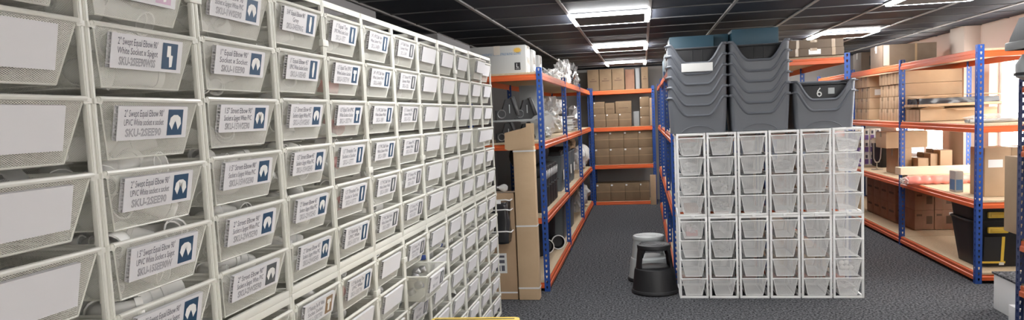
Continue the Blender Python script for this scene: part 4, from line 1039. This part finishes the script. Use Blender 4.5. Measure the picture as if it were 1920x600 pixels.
# middle level
def coving(lab, x0, x1, y, z, prof, mat='foam_cream'):
    m = MB().prism(prof, x0, x1, lambda p, q, a: (a, y+p, z+q)); tag(ob('foam_moulding', m.mesh('foam_moulding', [mat], False)), lab, 'moulding', 'long cream mouldings')
coving('cream concave moulding under a flat one, sticking out over the carpet', 2.79, 3.50, 8.62, .731, [(0, 0), (.14, 0), (.14, .085), (-.02, .085), (-.016, .065), (.0, .045)])
coving('thick cream slab lying on the concave moulding, by the windows', 2.72, 3.50, 8.59, .817, [(0, 0), (.18, 0), (.18, .075), (0, .075)])
t = thing('wrapped_tube', 'red tube in bubble wrap lying before the cream mouldings', 'tube', (2.70, 8.40, .731), (0, 0, .0))
P = [(.72*i/24, .004*math.sin(i*1.7), .045+.003*math.sin(i*2.3)) for i in range(25)]
ob('wrap', MB().tube(P, [.045+.004*math.sin(i*2.1) if i else .03 for i in range(25)], 12).mesh('wrap', ['pink_wrap']), t)
ob('loose_end', crumple(.05, .05, .04, 'bag_clear', 101, 3, .4, 4), t, (.0, 0, .04))
carton('carton', 'brown carton lying on smaller ones on the window shelving\'s middle shelf', 2.86, 3.32, 9.55, 9.95, 1.05, 1.245, 'cardboard_light', 'tape', group='cartons on the middle window shelf')
for k, (a, b, y, z1) in enumerate(((3.00, 3.15, 9.56, 1.048), (3.17, 3.29, 9.42, .93), (3.30, 3.38, 9.4, .98), (3.39, 3.52, 9.36, 1.02))):
    carton('carton', 'small carton under the lying one on the middle window shelf, %s from the aisle' % ORD[k], a, b, y, y+.45, .731, z1 if k else 1.048, 'cardboard_light', 'tape', group='cartons on the middle window shelf')
t = thing('black_cabinet', 'black plastic cabinet box on the window shelving\'s middle shelf', 'cabinet', (3.13, 10.68, .731))
ob('body', MB().box(0, .30, 0, .40, 0, .385, .012).mesh('body', ['black_plastic']), t)
ob('panel', MB().box(.02, .13, -.006, .002, .02, .36, .006).box(.155, .28, -.006, .002, .02, .36, .006).mesh('panel', ['black_soft']), t)
t = thing('tag_holder', 'white label on a chrome bracket in front of the black cabinet', 'label holder', (2.93, 10.35, .80))
ob('bracket', MB().tube([(.015, 0, .30), (.02, 0, .08), (.04, 0, .03), (.08, 0, .03), (.10, 0, .08), (.115, 0, .30)], .008, 8).mesh('bracket', ['steel']), t)
m = MB().box(-.01, .14, -.014, -.010, .28, .345, .002, mi=0); ob('label', m.mesh('label', ['paper'], False), t)
ob('foot', MB().box(.0, .13, -.02, .05, -.069, -.06, .002).box(.055, .065, .0, .01, -.06, .035).mesh('foot', ['steel']), t)
for i in range(5):
    for j in range(3):
        o = carton('product_box', 'small white box with violet print, %s along and %s up, beyond the black cabinet' % (ORD[i], ORD[j]), 2.90+.075*i, 2.97+.075*i, 11.15, 11.30, .731+.17*j, .731+.17*j+.168, 'paper', None, group='small white and violet boxes', marks=[('-y', .15, .85, .1, .5, 'purple', 'printed_panel'), ('-y', .3, .7, .6, .85, 'ink', 'printed_panel')])
for j in range(3):
    carton('product_box', 'violet box with white ring print, %s up, beyond the black cabinet' % ORD[j], 2.93, 2.995, 10.98, 11.12, .731+.085*j, .731+.085*j+.083, 'purple', None, group='violet boxes', marks=[('-y', .25, .75, .3, .7, 'paper', 'printed_ring')])
carton('carton', 'brown carton with a white label behind the corner post by the window', 2.97, 3.46, 7.20, 7.50, .731, 1.165, 'cardboard_light', 'tape', tape_axis='y', group='cartons on the middle window shelf', marks=[('-y', .06, .30, .60, .76, 'paper', 'label')])
carton('product_box', 'small blue and white box beside the labelled carton', 2.885, 2.955, 7.60, 7.74, .731, .93, 'glove_card', None, marks=[('-y', .1, .9, .1, .6, 'ink_blue', 'printed_panel'), ('-x', .1, .9, .1, .6, 'ink_blue', 'printed_panel')])
# lowest level: brown cartons two high
G = 'brown cartons two high on the lowest window shelf'
WM = [('-y', .1, .42, .62, .72, 'print_brown', 'printed_line'), ('-x', .2, .8, .5, .62, 'print_brown', 'printed_line')]
for k in range(4):
    for l in range(2):
        y = 9.86+.30*k
        carton('brown_carton', 'brown carton on the lowest window shelf, %s along, %s row' % (ORD[k], ('lower', 'upper')[l]), 3.06, 3.34, y, y+.293, .104+.232*l, .104+.232*l+.23, 'cardboard_brown', None, group=G, marks=WM)
for k, (a, b) in enumerate(((3.09, 3.30), (3.305, 3.51))):
    for l in range(2):
        carton('brown_carton', 'strapped brown carton facing the totes, %s row, %s' % (('lower', 'upper')[l], ('aisle side', 'window side')[k]), a, b, 9.28, 9.82, .104+.232*l, .104+.232*l+.23, 'cardboard_brown', None, group=G,
               marks=[('-y', .42, .45, 0, 1, 'tape', 'strap'), ('-y', .1, .38, .7, .8, 'print_brown', 'printed_line'), ('-y', .6, .9, .3, .7, 'print_brown', 'printed_block')]+([('-y', .75, .95, .75, .88, 'paper', 'label')] if k else []))
# black totes with yellow handles
TB = tub(.50, .42, .60, .52, .41, .005, 'black_plastic', None, .011, .05)
TS = tub(.50, .42, .60, .52, .41, .005, 'black_plastic', None, .011, .05)
for k in range(2):
    t = thing('black_tote', 'black plastic tote with yellow handle, %s' % ('lower one, with a black and yellow label' if k == 0 else 'nested in another below it'), 'tote', (3.165, 7.42, .102+.135*k), group='black totes with yellow handles')
    ob('body', TB[0], t); ob('rim', TB[1], t)
    h_ = MB().box(-.01, .155, -.285, -.255, .30, .355, .010).box(.01, .135, -.292, -.283, .315, .34, .006)
    q = ob('handle', h_.mesh('handle', ['yellow']), t, (-0.175, .0, .01)); q['label'] = 'yellow handle'
    if k == 0:
        m = MB(); m.box(-.03, .13, -.262, -.258, .05, .28, .002, mi=1); m.box(-.05, .15, -.263, -.259, .035, .055, .002, mi=0); m.box(.11, .135, -.264, -.260, .05, .28, .001, mi=0); m.box(.10, .14, -.2645, -.261, .02, .045, mi=2)
        T = Matrix.Translation((0, .002, .034)) @ Matrix.Rotation(.115, 4, 'X'); m.v = [tuple(T @ Vector(p)) for p in m.v]
        q = ob('product_label', m.mesh('product_label', ['yellow', 'black_soft', 'paper'], False), t, (-.19, -.008, 0)); q['label'] = 'black and yellow label'

# ------------------------------------------------------------------ shelving end at the edge: contents
carton('tall_carton', 'tall brown carton on the shelving end at the picture\'s edge', 2.40, 2.82, 4.98, 5.52, .706, 1.215, 'cardboard_light', 'tape')
def gtub(lab, z, h, mt, r_):
    t = thing('grey_machine', lab, 'machine', (2.415, 5.03, z))
    ob('body', MB().lathe([(0, 0), (r_*.7, 0), (r_, h*.15), (r_*1.02, h*.6), (r_*.8, h*.95), (0, h)], 24).mesh('body', [mt]), t)
    ob('band', MB().lathe([(r_*1.0, h*.2), (r_*1.06, h*.2), (r_*1.06, h*.3), (r_*1.0, h*.3), (r_, h*.2)], 24).mesh('band', ['black_plastic']), t)
    ob('cap', MB().lathe([(0, h), (r_*.4, h), (r_*.4, h+.02), (0, h+.02)], 18).mesh('cap', ['black_plastic']), t)
gtub('rounded grey machine on the shelving end at the picture\'s edge', 1.704, .17, 'stool_grey', .16)
t = thing('black_machine', 'black and grey machine on the rounded grey one at the picture\'s edge', 'machine', (2.44, 5.03, 1.895))
ob('body', MB().prism([(-.19, 0), (.19, 0), (.19, .20), (-.12, .20), (-.17, .08)], -.14, .14, lambda p, q, a: (p, a, q)).mesh('body', ['black_soft']), t)
ob('base_band', MB().box(-.20, .19, -.145, .145, -.0, .05, .008).mesh('base_band', ['stool_grey']), t)
# white plinths on the carpet by the window shelving
t = thing('white_plinth', 'white stepped plinth with grey carpet top standing on the floor by the shelving end', 'plinth', (2.86, 5.95, 0))
ob('upper_block', MB().box(-.25, .25, -.15, .20, .0, .27, .004).mesh('upper_block', ['white_plain']), t)
ob('step', MB().box(-.30, .25, -.28, -.15, .0, .12, .004).mesh('step', ['white_plain']), t)
ob('carpet_top', MB().box(-.262, .262, -.162, .212, .27, .285, .003).mesh('carpet_top', ['carpet']), t)
# yellow cart in front
t = thing('yellow_cart', 'yellow plastic cart top in front of the long drawer rack', 'cart', (-.735, 2.97, 0), (0, 0, .055))
m = MB().box(-.198, .198, -.16, .16, .645, .757, .022)
ob('top_tray', m.mesh('top_tray', ['yellow']), t)
ob('slot', MB().box(-.175, .175, .105, .115, .7565, .7580).mesh('slot', ['black_soft'], False), t)
ob('lower_tray', MB().box(-.19, .19, -.15, .15, .12, .22, .02).mesh('lower_tray', ['yellow']), t)
for sx in (-1, 1):
    for sy_ in (-1, 1):
        ob('post', MB().box(sx*.175-.016, sx*.175+.016, sy_*.135-.016, sy_*.135+.016, .20, .65, .005).mesh('post', ['yellow']), t)
        c = ob('caster', MB().tube([(sx*.165-.012, sy_*.12, .05), (sx*.165+.012, sy_*.12, .05)], .05, 18).mesh('caster', ['black_plastic']), t)
        ob('fork', MB().box(sx*.165-.02, sx*.165-.015, sy_*.12-.015, sy_*.12+.015, .05, .125).box(sx*.165+.015, sx*.165+.02, sy_*.12-.015, sy_*.12+.015, .05, .125).mesh('fork', ['steel'], False), c)

# ------------------------------------------------------------------ daylight
wd = bpy.data.worlds.new('world'); S.world = wd; wd.use_nodes = True
bg = wd.node_tree.nodes['Background']; bg.inputs[0].default_value = (1.0, .97, .93, 1); bg.inputs[1].default_value = 14.0
